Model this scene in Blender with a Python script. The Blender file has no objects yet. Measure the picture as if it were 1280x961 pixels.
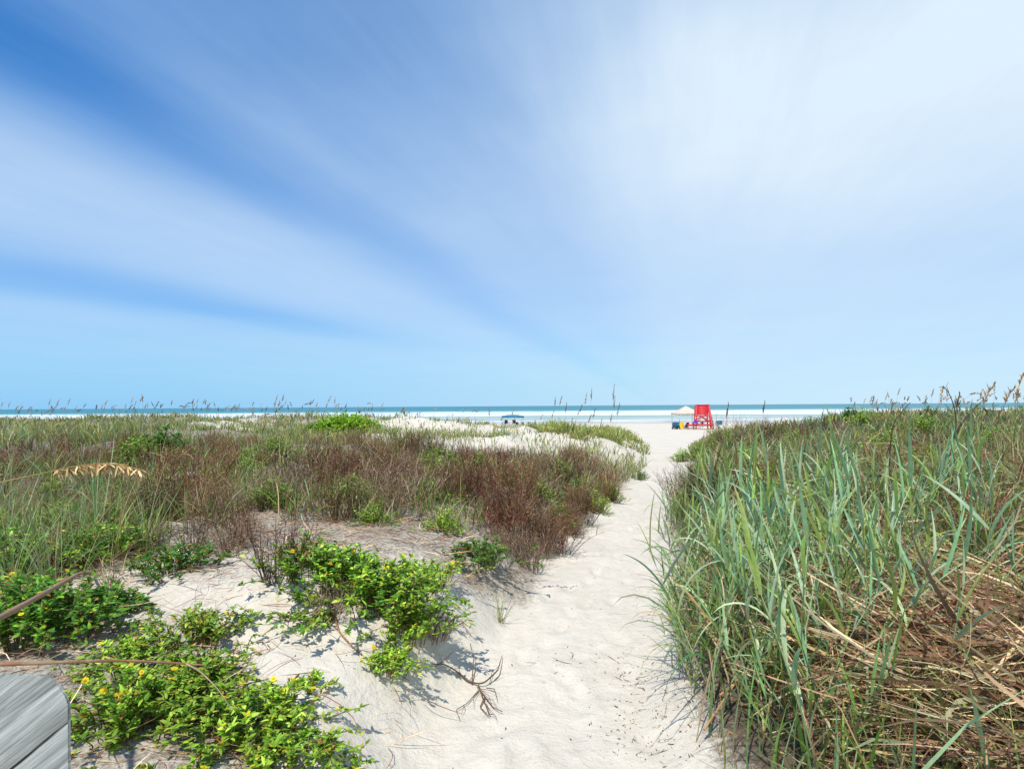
import bpy, math
import numpy as np
from mathutils import Matrix, Vector

rng = np.random.default_rng(11)
R = math.radians
scene = bpy.context.scene
COL = scene.collection

# ------------------------------------------------------------------ camera model
F = 711.0                 # focal length in photo pixels (1280 wide)
CX, CY = 640.0, 507.4     # where the horizon point straight ahead falls in the photo
EYE = 3.15                # eye height above the beach
ROLL = R(0.38)
CR = np.array([math.cos(ROLL), 0, -math.sin(ROLL)])
CU = np.array([math.sin(ROLL), 0, math.cos(ROLL)])


def project(x, y, z):
    dz = z - EYE
    rx = x * CR[0] + dz * CR[2]
    uy = x * CU[0] + dz * CU[2]
    return CX + F * rx / y, CY - F * uy / y


def at(px, py, Y):
    """World point on the photo ray (px, py) at distance Y ahead."""
    d = CR * ((px - CX) / F) + CU * ((CY - py) / F) + np.array([0, 1.0, 0])
    return np.array([0, 0, EYE]) + d * Y


# ------------------------------------------------------------------ noise and terrain
_tab = np.random.default_rng(5).random((256, 256))


def vnoise(x, y):
    xi = np.floor(x).astype(int); yi = np.floor(y).astype(int)
    fx = x - xi; fy = y - yi
    fx = fx * fx * fx * (fx * (fx * 6 - 15) + 10); fy = fy * fy * fy * (fy * (fy * 6 - 15) + 10)
    a = _tab[xi & 255, yi & 255]; b = _tab[(xi + 1) & 255, yi & 255]
    c = _tab[xi & 255, (yi + 1) & 255]; d = _tab[(xi + 1) & 255, (yi + 1) & 255]
    return (a * (1 - fx) + b * fx) * (1 - fy) + (c * (1 - fx) + d * fx) * fy - 0.5


def fbm(x, y, o=4):
    s = 0; a = 1.0
    for i in range(o):
        s = s + a * vnoise(x * 2 ** i + 17.3 * i, y * 2 ** i + 9.1 * i); a *= 0.5
    return s


PY_ = np.array([-4, 0, 2.65, 6.2, 9, 12, 20, 35, 50, 73, 400.])
PX_ = np.array([-.1, -.05, .10, .88, 1.80, 2.90, 5.55, 9.7, 13.9, 21, 120.])
PW_ = np.array([.6, .55, .48, .52, .45, .42, .55, 0.9, 2.2, 5, 5.])
PD_ = np.array([1.62, 1.64, 1.70, 1.78, 1.86, 1.95, 2.25, 2.72, 2.98, 3.13, 3.13])
TY = np.array([-4, 0, 2.5, 4, 6, 9, 13, 18, 24, 30, 36, 44, 54])
TU = np.array([-2.6, -1.0, -.6, -.3, 0, .2])
TL = np.array([[1.5, 1.5, 1.55, 1.6, 1.65, 1.65], [1.45, 1.45, 1.5, 1.6, 1.65, 1.65],
               [1.35, 1.35, 1.4, 1.5, 1.65, 1.7], [1.22, 1.22, 1.25, 1.24, 1.42, 1.7], [1.18, 1.18, 1.2, 1.18, 1.3, 1.6],
               [1.15, 1.15, 1.2, 1.2, 1.28, 1.55], [1.1, 1.1, 1.15, 1.25, 1.38, 1.6], [1.05, 1.05, 1.1, 1.3, 1.5, 1.72],
               [.84, .84, .88, .98, 1.30, 1.72], [.68, .68, .70, .84, 1.36, 1.72], [.85, .85, .9, 1.05, 1.6, 2.0],
               [2.2, 2.2, 2.3, 2.4, 2.6, 2.8], [3.05, 3.05, 3.05, 3.05, 3.05, 3.05]])
TV = np.array([.2, .4, .6, .9, 1.2, 2.6])
TR = np.array([[1.6, 1.5, 1.45, 1.4, 1.4, 1.4], [1.6, 1.5, 1.45, 1.4, 1.4, 1.4], [1.7, 1.5, 1.4, 1.3, 1.3, 1.3],
               [1.65, 1.35, 1.25, 1.2, 1.1, 1.1], [1.6, 1.28, 1.12, 1.05, 1.0, 1.0], [1.5, 1.2, 1.02, .95, .9, .9],
               [1.6, 1.15, .95, .85, .8, .8], [1.8, 1.15, .88, .72, .68, .68], [2.0, 1.3, .82, .6, .58, .58],
               [2.2, 1.5, .9, .62, .6, .6], [2.5, 1.9, 1.2, .9, .9, .9], [2.8, 2.5, 2.3, 2.2, 2.2, 2.2],
               [3.05, 3.05, 3.05, 3.05, 3.05, 3.05]])


def bil(T, U, u, y):
    u = np.clip(u, U[0], U[-1]); y = np.clip(y, TY[0], TY[-1])
    i = np.clip(np.searchsorted(U, u, 'right') - 1, 0, len(U) - 2)
    j = np.clip(np.searchsorted(TY, y, 'right') - 1, 0, len(TY) - 2)
    a = (u - U[i]) / (U[i + 1] - U[i]); b = (y - TY[j]) / (TY[j + 1] - TY[j])
    b = b * b * (3 - 2 * b) * .5 + b * .5
    return (T[j, i] * (1 - a) + T[j, i + 1] * a) * (1 - b) + (T[j + 1, i] * (1 - a) + T[j + 1, i + 1] * a) * b


def sstep(x, a, b):
    t = np.clip((x - a) / (b - a), 0, 1)
    return t * t * (3 - 2 * t)


def pathx(y): return np.interp(y, PY_, PX_)
def pathw(y): return np.interp(y, PY_, PW_)


def side(x, y):
    """Signed metres outside the path's edge: negative on the path, sign kept in the second return."""
    e = 0.10 * fbm(x * .9 + 3, y * .9, 3) * 1.6
    d = x - pathx(y)
    return np.abs(d) - pathw(y) + e, d


_fp = np.random.default_rng(3)
FEET = []
_y = .9
while _y < 17:
    for _ in range(2):
        _w = float(pathw(_y)) * .75
        FEET.append((float(pathx(_y)) + _fp.uniform(-_w, _w), _y + _fp.uniform(-.1, .1), .30 * (1 if _fp.random() < .6 else -1) + _fp.normal(0, .35), _fp.uniform(.010, .026)))
    _y += .27


def prints(x, y):
    out = np.zeros(np.shape(x))
    for fx, fy, a, dp in FEET:
        m = (np.abs(x - fx) < .4) & (np.abs(y - fy) < .4)
        if not m.any(): continue
        dx, dy = x[m] - fx, y[m] - fy
        u = (dx * math.cos(a) - dy * math.sin(a)) / .062; v = (dx * math.sin(a) + dy * math.cos(a)) / .135
        r = u * u + v * v
        out[m] += dp * (np.exp(-r ** 1.4) - .45 * np.exp(-((np.sqrt(r) - 1.55) / .4) ** 2))
    return out


def terrain(x, y):
    x = np.asarray(x, float); y = np.asarray(y, float)
    s, d = side(x, y)
    u = x / np.maximum(y, 2.5)
    dune = np.where(d < 0, bil(TL, TU, u, y), bil(TR, TV, u, y))
    pd = np.interp(y, PY_, PD_)
    W = np.where(d < 0, 0.8, 0.65) * np.clip(y / 6, .8, 3)
    r = sstep(s, 0, W)
    land = 1 - sstep(y, 40, 56)
    D = pd * (1 - r) + dune * r
    n = fbm(x * .45, y * .45, 4) * .30 * np.clip(y / 8, .35, 1.6) + fbm(x * 1.7 + 5, y * 1.7, 3) * .11
    D = D - n * r * land
    D = D - .14 * np.exp(-(((x + 1.45) / .55) ** 2 + ((y - 3.9) / .45) ** 2))
    for bx, by, bw, bh in ((-4.9, 27, 1.3, .42), (-2.7, 26, 1.1, .38), (-.3, 27, 1.2, .12), (-8.5, 29, 2.0, .3), (2.2, 24, 1.5, .25)):
        D = D - bh * np.exp(-(((x - bx) / bw) ** 2 + ((y - by) / (bw * 1.2)) ** 2))
    D = D + prints(x, y)
    D = D - (fbm(x * 3.1 + 2, y * 2.3, 3) * .035 + fbm(x * 9, y * 7, 2) * .012) * (1 - .6 * r) * (1 - sstep(y, 25, 45))
    beach = np.interp(y, [-4, 56, 80, 115, 140, 200, 420], [3.05, 3.08, 3.15, 3.43, 3.6, 4.2, 6.0])
    D = D * land + (beach - .06 * fbm(x * .15, y * .3, 3)) * (1 - land)
    return EYE - D


def T1(x, y): return float(terrain(np.array([x]), np.array([y]))[0])


_ys = np.concatenate([np.arange(.8, 12, .02), np.arange(12, 60, .1), np.arange(60, 160, .5)])


def ground_at(px, py):
    d = CR * ((px - CX) / F) + CU * ((CY - py) / F) + np.array([0, 1.0, 0])
    X = d[0] * _ys; Z = EYE + d[2] * _ys
    k = np.argmax(Z < terrain(X, _ys))
    if k == 0: k = len(_ys) - 1
    return np.array([X[k], _ys[k], T1(X[k], _ys[k])])


def pip(px, py, poly):
    c = np.zeros(np.shape(px), bool); n = len(poly)
    for i in range(n):
        x1, y1 = poly[i]; x2, y2 = poly[i - 1]
        if y1 == y2: continue
        c ^= ((y1 > py) != (y2 > py)) & (px < (x2 - x1) * (py - y1) / (y2 - y1) + x1)
    return c


# ------------------------------------------------------------------ mesh building
class Geo:
    def __init__(s): s.V = []; s.Q = []; s.C = []; s.n = 0

    def add(s, V, Q, C):
        V = np.asarray(V, np.float32).reshape(-1, 3); C = np.asarray(C, np.float32).reshape(-1, 3)
        s.V.append(V); s.Q.append(np.asarray(Q, np.int64).reshape(-1, 4) + s.n); s.C.append(C); s.n += len(V)

    def mesh(s, name, mat, smooth=False):
        V = np.concatenate(s.V); Q = np.concatenate(s.Q); C = np.concatenate(s.C)
        me = bpy.data.meshes.new(name)
        me.vertices.add(len(V)); me.vertices.foreach_set('co', V.ravel())
        me.loops.add(len(Q) * 4); me.loops.foreach_set('vertex_index', Q.ravel().astype(np.int32))
        me.polygons.add(len(Q)); me.polygons.foreach_set('loop_start', np.arange(0, len(Q) * 4, 4, dtype=np.int32))
        if smooth: me.polygons.foreach_set('use_smooth', np.ones(len(Q), bool))
        a = me.attributes.new('Col', 'FLOAT_COLOR', 'POINT')
        a.data.foreach_set('color', np.concatenate([C, np.ones((len(C), 1), np.float32)], 1).ravel())
        me.materials.append(mat); me.update(calc_edges=True)
        return me

    def obj(s, name, mat, parent=None, smooth=False):
        o = bpy.data.objects.new(name, s.mesh(name, mat, smooth)); COL.objects.link(o)
        if parent is not None: o.parent = parent
        return o


def tag(o, label=None, cat=None, group=None, kind=None):
    for k, v in (('label', label), ('category', cat), ('group', group), ('kind', kind)):
        if v: o[k] = v
    return o


def empty(name, loc=(0, 0, 0), rz=0):
    o = bpy.data.objects.new(name, None); COL.objects.link(o)
    o.location = Vector([float(v) for v in loc]); o.rotation_euler = (0, 0, rz); o.empty_display_size = .1
    return o


KIDS = {}


def kids(o):
    if o.name not in KIDS: KIDS[o.name] = [c for c in bpy.data.objects if c.parent == o]
    return KIDS[o.name]


def copy_tree(o, parent=None):
    c = o.copy(); COL.objects.link(c)
    if parent is not None: c.parent = parent
    for ch in kids(o): copy_tree(ch, c)
    return c


class Kind:
    """A prototype thing: the first placement uses it, later ones copy it with its parts."""
    def __init__(s, root): s.root = root; s.used = False; kids(root); [kids(k) for k in kids(root)]

    def place(s, loc, rz=0, sc=1.0, label=None, cat=None, group=None, tilt=(0, 0)):
        o = copy_tree(s.root) if s.used else s.root
        s.used = True
        o.location = Vector([float(v) for v in loc]); o.rotation_euler = (tilt[0], tilt[1], rz)
        o.scale = (sc, sc, sc) if np.isscalar(sc) else sc
        return tag(o, label, cat, group, 'thing')

    def drop(s):
        if not s.used:
            for k in list(kids(s.root)):
                for g in list(kids(k)): bpy.data.objects.remove(g)
                bpy.data.objects.remove(k)
            bpy.data.objects.remove(s.root)


def L(r, g, b):
    """sRGB 0-255 to linear."""
    c = np.array([r, g, b]) / 255.0
    return np.where(c <= .04045, c / 12.92, ((c + .055) / 1.055) ** 2.4)


def unit(v): return v / np.maximum(np.linalg.norm(v, axis=-1, keepdims=True), 1e-9)


def ribbon(g, P, S, W, C, fold=0.0):
    """P (N,K,3) centre lines, S (N,K,3) side vectors, W (N,K) half widths, C (N,K,3)."""
    N, K, _ = P.shape
    if fold:
        T = np.gradient(P, axis=1); Nn = unit(np.cross(T, S))
        V = np.stack([P - S * W[..., None], P - Nn * (W * fold)[..., None], P + S * W[..., None]], 2); M = 3
    else:
        V = np.stack([P - S * W[..., None], P + S * W[..., None]], 2); M = 2
    idx = np.arange(N * K * M).reshape(N, K, M)
    Q = np.stack([idx[:, :-1, :-1], idx[:, :-1, 1:], idx[:, 1:, 1:], idx[:, 1:, :-1]], -1)
    g.add(V, Q, np.repeat(C[:, :, None, :], M, 2))


def tubes(g, P, Rd, C, n=3):
    N, K, _ = P.shape
    T = unit(np.gradient(P, axis=1))
    ref = np.where(np.abs(T[..., 2:3]) > .9, np.array([1., 0, 0]), np.array([0, 0, 1.]))
    A = unit(np.cross(T, ref)); B = np.cross(T, A)
    ph = np.arange(n) * 2 * math.pi / n
    V = P[:, :, None, :] + (A[:, :, None, :] * np.cos(ph)[None, None, :, None] + B[:, :, None, :] * np.sin(ph)[None, None, :, None]) * Rd[:, :, None, None]
    idx = np.arange(N * K * n).reshape(N, K, n); nx = np.roll(idx, -1, 2)
    Q = np.stack([idx[:, :-1], nx[:, :-1], nx[:, 1:], idx[:, 1:]], -1)
    g.add(V, Q, np.repeat(C[:, :, None, :], n, 2))


def curve_pts(base, az, Ln, lean, bend, K, pw=1.5, wob=0.0):
    N = len(base); t = np.linspace(0, 1, K)[None]
    th = lean[:, None] + bend[:, None] * t ** pw
    azk = az[:, None] + (rng.normal(0, 1, (N, 1)) * wob) * t
    st = np.stack([np.sin(th) * np.cos(azk), np.sin(th) * np.sin(azk), np.cos(th)], -1) * (Ln / (K - 1))[:, None, None]
    P = np.cumsum(st, 1); P = P - P[:, :1] + base[:, None, :]
    return P, azk, th


def blades(g, base, az, Ln, lean, bend, W, c0, c1, K=5, fold=0.0, pw=1.5, twist=.5, wob=.3, tipdry=None, shape=.7):
    """Grass blades: c0 base colour, c1 tip colour (N,3)."""
    P, azk, th = curve_pts(base, az, Ln, lean, bend, K, pw, wob)
    N = len(base); t = np.linspace(0, 1, K)
    s = np.stack([-np.sin(azk), np.cos(azk), np.zeros_like(azk)], -1)
    nrm = np.stack([np.cos(th) * np.cos(azk), np.cos(th) * np.sin(azk), -np.sin(th)], -1)
    tw = (rng.normal(0, twist, (N, 1)) + rng.normal(0, twist, (N, 1)) * t[None])[..., None]
    S = s * np.cos(tw) + nrm * np.sin(tw)
    prof = np.minimum(1, .55 + 2.2 * t) * np.maximum(1 - t ** 2.2, 0) ** shape
    Wk = W[:, None] * prof[None] + 1e-4
    C = c0[:, None, :] * (1 - t)[None, :, None] + c1[:, None, :] * t[None, :, None]
    if tipdry is not None:
        m = (sstep(t[None], tipdry[:, None], tipdry[:, None] + .15))[..., None]
        C = C * (1 - m) + L(190, 165, 120) * .6 * m
    ribbon(g, P, S, Wk, C, fold)


def pick(pal, n, jit=.18):
    pal = np.array(pal); c = pal[rng.integers(0, len(pal), n)]
    return c * np.exp(rng.normal(0, jit, (n, 1))) * np.exp(rng.normal(0, jit * .3, (n, 3)))


# ------------------------------------------------------------------ materials
def newmat(name):
    m = bpy.data.materials.new(name); m.use_nodes = True
    nt = m.node_tree; nt.nodes.clear()
    return m, nt, lambda t, **k: setn(nt.nodes.new(t), k)


def setn(n, k):
    for a, v in k.items():
        if a in n.inputs: n.inputs[a].default_value = v
        else: setattr(n, a, v)
    return n


def leafmat(name, transl=.3, rough=.5, spec=.35, var=.25, scale=60, gain=1.5):
    m, nt, nd = newmat(name)
    at_ = nd('ShaderNodeAttribute', attribute_name='Col')
    tc = nd('ShaderNodeTexCoord')
    no = nd('ShaderNodeTexNoise', Scale=scale, Detail=3.0)
    nt.links.new(tc.outputs['Object'], no.inputs['Vector'])
    oi = nd('ShaderNodeObjectInfo')
    mr = nd('ShaderNodeMapRange'); mr.inputs['To Min'].default_value = gain * (1 - var); mr.inputs['To Max'].default_value = gain * (1 + var)
    nt.links.new(no.outputs['Fac'], mr.inputs['Value'])
    mr2 = nd('ShaderNodeMapRange'); mr2.inputs['To Min'].default_value = .82; mr2.inputs['To Max'].default_value = 1.18
    nt.links.new(oi.outputs['Random'], mr2.inputs['Value'])
    mu = nd('ShaderNodeMath', operation='MULTIPLY')
    nt.links.new(mr.outputs[0], mu.inputs[0]); nt.links.new(mr2.outputs[0], mu.inputs[1])
    vs = nd('ShaderNodeVectorMath', operation='SCALE')
    nt.links.new(at_.outputs['Color'], vs.inputs[0]); nt.links.new(mu.outputs[0], vs.inputs['Scale'])
    p = nd('ShaderNodeBsdfPrincipled', Roughness=rough); p.inputs['Specular IOR Level'].default_value = spec
    nt.links.new(vs.outputs[0], p.inputs['Base Color'])
    out = nd('ShaderNodeOutputMaterial')
    if transl:
        tr = nd('ShaderNodeBsdfTranslucent'); nt.links.new(vs.outputs[0], tr.inputs['Color'])
        mx = nd('ShaderNodeMixShader', Fac=transl)
        nt.links.new(p.outputs[0], mx.inputs[1]); nt.links.new(tr.outputs[0], mx.inputs[2]); nt.links.new(mx.outputs[0], out.inputs['Surface'])
    else:
        nt.links.new(p.outputs[0], out.inputs['Surface'])
    return m


M_GRASS = leafmat('grass_blade', .32, .42, .4, .35, 45, gain=1.65)
M_LEAF = leafmat('leaf', .34, .5, .3, gain=2.2)
M_DRY = leafmat('dry_stem', .15, .7, .2, gain=2.0)
M_WOODY = leafmat('woody_stem', 0, .85, .15, .35, 90)
M_PETAL = leafmat('petal', .25, .6, .2, .1, gain=1.0)


def plain(name, col, rough=.6, spec=.3, metal=0, var=.12, scale=8, bump=0.0, transl=0):
    m, nt, nd = newmat(name)
    tc = nd('ShaderNodeTexCoord')
    no = nd('ShaderNodeTexNoise', Scale=scale, Detail=6.0)
    nt.links.new(tc.outputs['Object'], no.inputs['Vector'])
    mr = nd('ShaderNodeMapRange'); mr.inputs['To Min'].default_value = 1 - var; mr.inputs['To Max'].default_value = 1 + var
    nt.links.new(no.outputs['Fac'], mr.inputs['Value'])
    vs = nd('ShaderNodeVectorMath', operation='SCALE'); vs.inputs[0].default_value = tuple(col)
    nt.links.new(mr.outputs[0], vs.inputs['Scale'])
    p = nd('ShaderNodeBsdfPrincipled', Roughness=rough, Metallic=metal); p.inputs['Specular IOR Level'].default_value = spec
    nt.links.new(vs.outputs[0], p.inputs['Base Color'])
    if bump:
        b = nd('ShaderNodeBump', Strength=bump, Distance=.01); nt.links.new(no.outputs['Fac'], b.inputs['Height']); nt.links.new(b.outputs[0], p.inputs['Normal'])
    out = nd('ShaderNodeOutputMaterial')
    if transl:
        tr = nd('ShaderNodeBsdfTranslucent'); nt.links.new(vs.outputs[0], tr.inputs['Color'])
        mx = nd('ShaderNodeMixShader', Fac=transl)
        nt.links.new(p.outputs[0], mx.inputs[1]); nt.links.new(tr.outputs[0], mx.inputs[2]); nt.links.new(mx.outputs[0], out.inputs['Surface'])
    else:
        nt.links.new(p.outputs[0], out.inputs['Surface'])
    return m


def sand_material():
    m, nt, nd = newmat('dune_sand')
    lk = nt.links.new
    geo = nd('ShaderNodeNewGeometry')
    at_ = nd('ShaderNodeAttribute', attribute_name='Col')     # r litter, g damp
    sp = nd('ShaderNodeSeparateColor'); lk(at_.outputs['Color'], sp.inputs[0])

    def noise(scale, detail=5.0, rough=.6, sx=1.0, sy=1.0):
        mp = nd('ShaderNodeMapping'); mp.inputs['Scale'].default_value = (sx, sy, 1)
        lk(geo.outputs['Position'], mp.inputs['Vector'])
        n = nd('ShaderNodeTexNoise', Scale=scale, Detail=detail, Roughness=rough); lk(mp.outputs[0], n.inputs['Vector']); return n.outputs['Fac']
    big, mid, fine, grain = noise(.9), noise(7), noise(55, 4), noise(420, 2)
    ra = nd('ShaderNodeValToRGB'); ra.color_ramp.elements[0].position = .3; ra.color_ramp.elements[1].position = .7
    ra.color_ramp.elements[0].color = (.58, .53, .43, 1); ra.color_ramp.elements[1].color = (.72, .675, .57, 1)
    ad = nd('ShaderNodeMath', operation='MULTIPLY_ADD'); ad.inputs[1].default_value = .5; lk(mid, ad.inputs[0])
    a2 = nd('ShaderNodeMath', operation='MULTIPLY'); a2.inputs[1].default_value = .5; lk(big, a2.inputs[0]); lk(a2.outputs[0], ad.inputs[2])
    lk(ad.outputs[0], ra.inputs[0])
    # grain speckle
    gr = nd('ShaderNodeMapRange'); gr.inputs['From Min'].default_value = .3; gr.inputs['From Max'].default_value = .7
    gr.inputs['To Min'].default_value = .86; gr.inputs['To Max'].default_value = 1.1; lk(grain, gr.inputs['Value'])
    v1 = nd('ShaderNodeVectorMath', operation='SCALE'); lk(ra.outputs[0], v1.inputs[0]); lk(gr.outputs[0], v1.inputs['Scale'])
    # dark specks of debris
    sk = nd('ShaderNodeMapRange'); sk.inputs['From Min'].default_value = .62; sk.inputs['From Max'].default_value = .70; lk(fine, sk.inputs['Value'])
    skm = nd('ShaderNodeMath', operation='MULTIPLY'); skm.inputs[1].default_value = .35; lk(sk.outputs[0], skm.inputs[0])
    mx1 = nd('ShaderNodeMix', data_type='RGBA'); lk(skm.outputs[0], mx1.inputs['Factor']); lk(v1.outputs[0], mx1.inputs[6]); mx1.inputs[7].default_value = (.2, .16, .12, 1)
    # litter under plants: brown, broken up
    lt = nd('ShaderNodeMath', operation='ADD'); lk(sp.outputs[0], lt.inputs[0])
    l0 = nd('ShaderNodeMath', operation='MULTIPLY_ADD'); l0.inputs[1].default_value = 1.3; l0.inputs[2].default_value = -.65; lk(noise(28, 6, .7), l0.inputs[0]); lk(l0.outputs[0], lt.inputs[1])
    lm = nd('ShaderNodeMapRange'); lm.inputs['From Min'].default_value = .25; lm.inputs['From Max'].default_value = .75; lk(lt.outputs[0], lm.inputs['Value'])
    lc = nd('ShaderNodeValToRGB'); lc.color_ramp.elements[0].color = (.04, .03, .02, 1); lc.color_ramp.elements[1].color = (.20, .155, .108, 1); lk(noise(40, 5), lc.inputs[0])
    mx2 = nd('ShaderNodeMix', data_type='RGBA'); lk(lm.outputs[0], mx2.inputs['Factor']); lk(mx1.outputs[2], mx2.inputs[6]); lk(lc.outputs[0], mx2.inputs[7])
    # damp sand by the water
    mx3 = nd('ShaderNodeMix', data_type='RGBA'); lk(sp.outputs[1], mx3.inputs['Factor']); lk(mx2.outputs[2], mx3.inputs[6]); mx3.inputs[7].default_value = (.40, .385, .35, 1)
    p = nd('ShaderNodeBsdfPrincipled', Roughness=.95); p.inputs['Specular IOR Level'].default_value = .15
    lk(mx3.outputs[2], p.inputs['Base Color'])
    b1 = nd('ShaderNodeBump', Strength=1.0, Distance=.03); lk(mid, b1.inputs['Height'])
    b2 = nd('ShaderNodeBump', Strength=.8, Distance=.006); lk(fine, b2.inputs['Height']); lk(b1.outputs[0], b2.inputs['Normal'])
    b3 = nd('ShaderNodeBump', Strength=.4, Distance=.0015); lk(grain, b3.inputs['Height']); lk(b2.outputs[0], b3.inputs['Normal'])
    lk(b3.outputs[0], p.inputs['Normal'])
    out = nd('ShaderNodeOutputMaterial'); lk(p.outputs[0], out.inputs['Surface'])
    return m


def sea_material():
    m, nt, nd = newmat('sea_water')
    lk = nt.links.new
    geo = nd('ShaderNodeNewGeometry')
    sp = nd('ShaderNodeSeparateXYZ'); lk(geo.outputs['Position'], sp.inputs[0])

    def noise(scale, sx, sy, detail=4.0):
        mp = nd('ShaderNodeMapping'); mp.inputs['Scale'].default_value = (sx, sy, 1)
        lk(geo.outputs['Position'], mp.inputs['Vector'])
        n = nd('ShaderNodeTexNoise', Scale=scale, Detail=detail); lk(mp.outputs[0], n.inputs['Vector']); return n.outputs['Fac']
    # warped distance offshore
    w = nd('ShaderNodeMath', operation='MULTIPLY_ADD'); w.inputs[1].default_value = 46; w.inputs[2].default_value = -23; lk(noise(.012, 1, 1.5), w.inputs[0])
    yy = nd('ShaderNodeMath', operation='ADD'); lk(sp.outputs['Y'], yy.inputs[0]); lk(w.outputs[0], yy.inputs[1])
    t = nd('ShaderNodeMapRange'); t.inputs['From Min'].default_value = 110; t.inputs['From Max'].default_value = 510; lk(yy.outputs[0], t.inputs['Value'])
    fo = nd('ShaderNodeValToRGB'); e = fo.color_ramp.elements
    pts = [(0, .55), (.045, .45), (.055, .8), (.075, .25), (.105, .12), (.115, .6), (.13, .15), (.17, .02), (.20, .1), (.222, .8), (.28, .66), (.36, .9), (.45, .62), (.56, .8), (.62, .45), (.68, .06), (1, 0)]
    e[0].position, e[0].color = pts[0][0], (pts[0][1],) * 3 + (1,); e[1].position, e[1].color = pts[-1][0], (pts[-1][1],) * 3 + (1,)
    for q, v in pts[1:-1]:
        k = e.new(q); k.color = (v, v, v, 1)
    lk(t.outputs[0], fo.inputs[0])
    fn = nd('ShaderNodeMath', operation='MULTIPLY_ADD'); fn.inputs[1].default_value = 2.2; fn.inputs[2].default_value = -1.1; lk(noise(.16, .22, 1.6, 5), fn.inputs[0])
    fs = nd('ShaderNodeMath', operation='ADD'); lk(fo.outputs[0], fs.inputs[0]); lk(fn.outputs[0], fs.inputs[1])
    fm = nd('ShaderNodeMapRange'); fm.inputs['From Min'].default_value = .3; fm.inputs['From Max'].default_value = .75; lk(fs.outputs[0], fm.inputs['Value'])
    # whitecaps are rare outside; water colour by depth
    wc = nd('ShaderNodeValToRGB'); e = wc.color_ramp.elements
    e[0].position = 0; e[0].color = (.36, .40, .36, 1); e[1].position = 1; e[1].color = (.02, .19, .23, 1)
    for q, c in ((.1, (.33, .42, .36)), (.25, (.22, .38, .34)), (.55, (.13, .40, .40)), (.75, (.06, .31, .34))):
        k = e.new(q); k.color = c + (1,)
    lk(t.outputs[0], wc.inputs[0])
    rp = nd('ShaderNodeMapRange'); rp.inputs['To Min'].default_value = .8; rp.inputs['To Max'].default_value = 1.2; lk(noise(.05, .25, 1.2, 6), rp.inputs['Value'])
    v1 = nd('ShaderNodeVectorMath', operation='SCALE'); lk(wc.outputs[0], v1.inputs[0]); lk(rp.outputs[0], v1.inputs['Scale'])
    mx = nd('ShaderNodeMix', data_type='RGBA'); lk(fm.outputs[0], mx.inputs['Factor']); lk(v1.outputs[0], mx.inputs[6]); mx.inputs[7].default_value = (.80, .81, .80, 1)
    p = nd('ShaderNodeBsdfPrincipled', Roughness=.35); p.inputs['Specular IOR Level'].default_value = .12
    lk(mx.outputs[2], p.inputs['Base Color'])
    b = nd('ShaderNodeBump', Strength=.6, Distance=.3); lk(noise(.6, .4, 1, 5), b.inputs['Height']); lk(b.outputs[0], p.inputs['Normal'])
    out = nd('ShaderNodeOutputMaterial'); lk(p.outputs[0], out.inputs['Surface'])
    return m


# ------------------------------------------------------------------ zones (where plants root), traced on the ground
Z_BROWN = [(190, 640), (300, 572), (470, 556), (560, 566), (650, 572), (720, 580), (812, 600), (800, 628), (740, 648), (712, 700), (640, 702),
           (590, 672), (540, 662), (430, 655), (330, 655), (240, 668)]
Z_BAND = [(-400, 572), (150, 558), (330, 560), (340, 588), (200, 596), (-400, 612)]
Z_FARL = [(-900, 512), (350, 516), (480, 528), (470, 556), (300, 562), (150, 560), (-900, 590)]
Z_NEARL = [(-500, 590), (150, 592), (205, 620), (215, 690), (110, 718), (-60, 745), (-500, 800)]
Z_SANDN = [(112, 712), (185, 708), (255, 742), (330, 735), (400, 738), (445, 800), (470, 1100), (360, 1100), (330, 850), (270, 760), (150, 765)]
Z_SANDM = [(250, 655), (420, 652), (560, 665), (660, 700), (650, 760), (560, 740), (520, 690), (300, 690), (240, 690)]
Z_SANDF = [(395, 536), (520, 524), (645, 524), (700, 545), (650, 556), (560, 550), (420, 552)]
Z_MOUND = [(690, 532), (800, 532), (812, 545), (770, 552), (690, 550)]


def zone_masks(x, y):
    z = terrain(x, y)
    yy = np.maximum(y, .6)
    px, py = project(x, yy, z)
    s, d = side(x, y)
    k = sstep(y, 3.5, 6)
    px = px + k * 75 * fbm(x * .55 + 31, y * .4 + 7, 3); py = py + k * 34 * fbm(x * .6 + 11, y * .5 + 41, 3) * np.clip(8 / yy, .35, 1)
    return px, py, s, d


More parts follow.
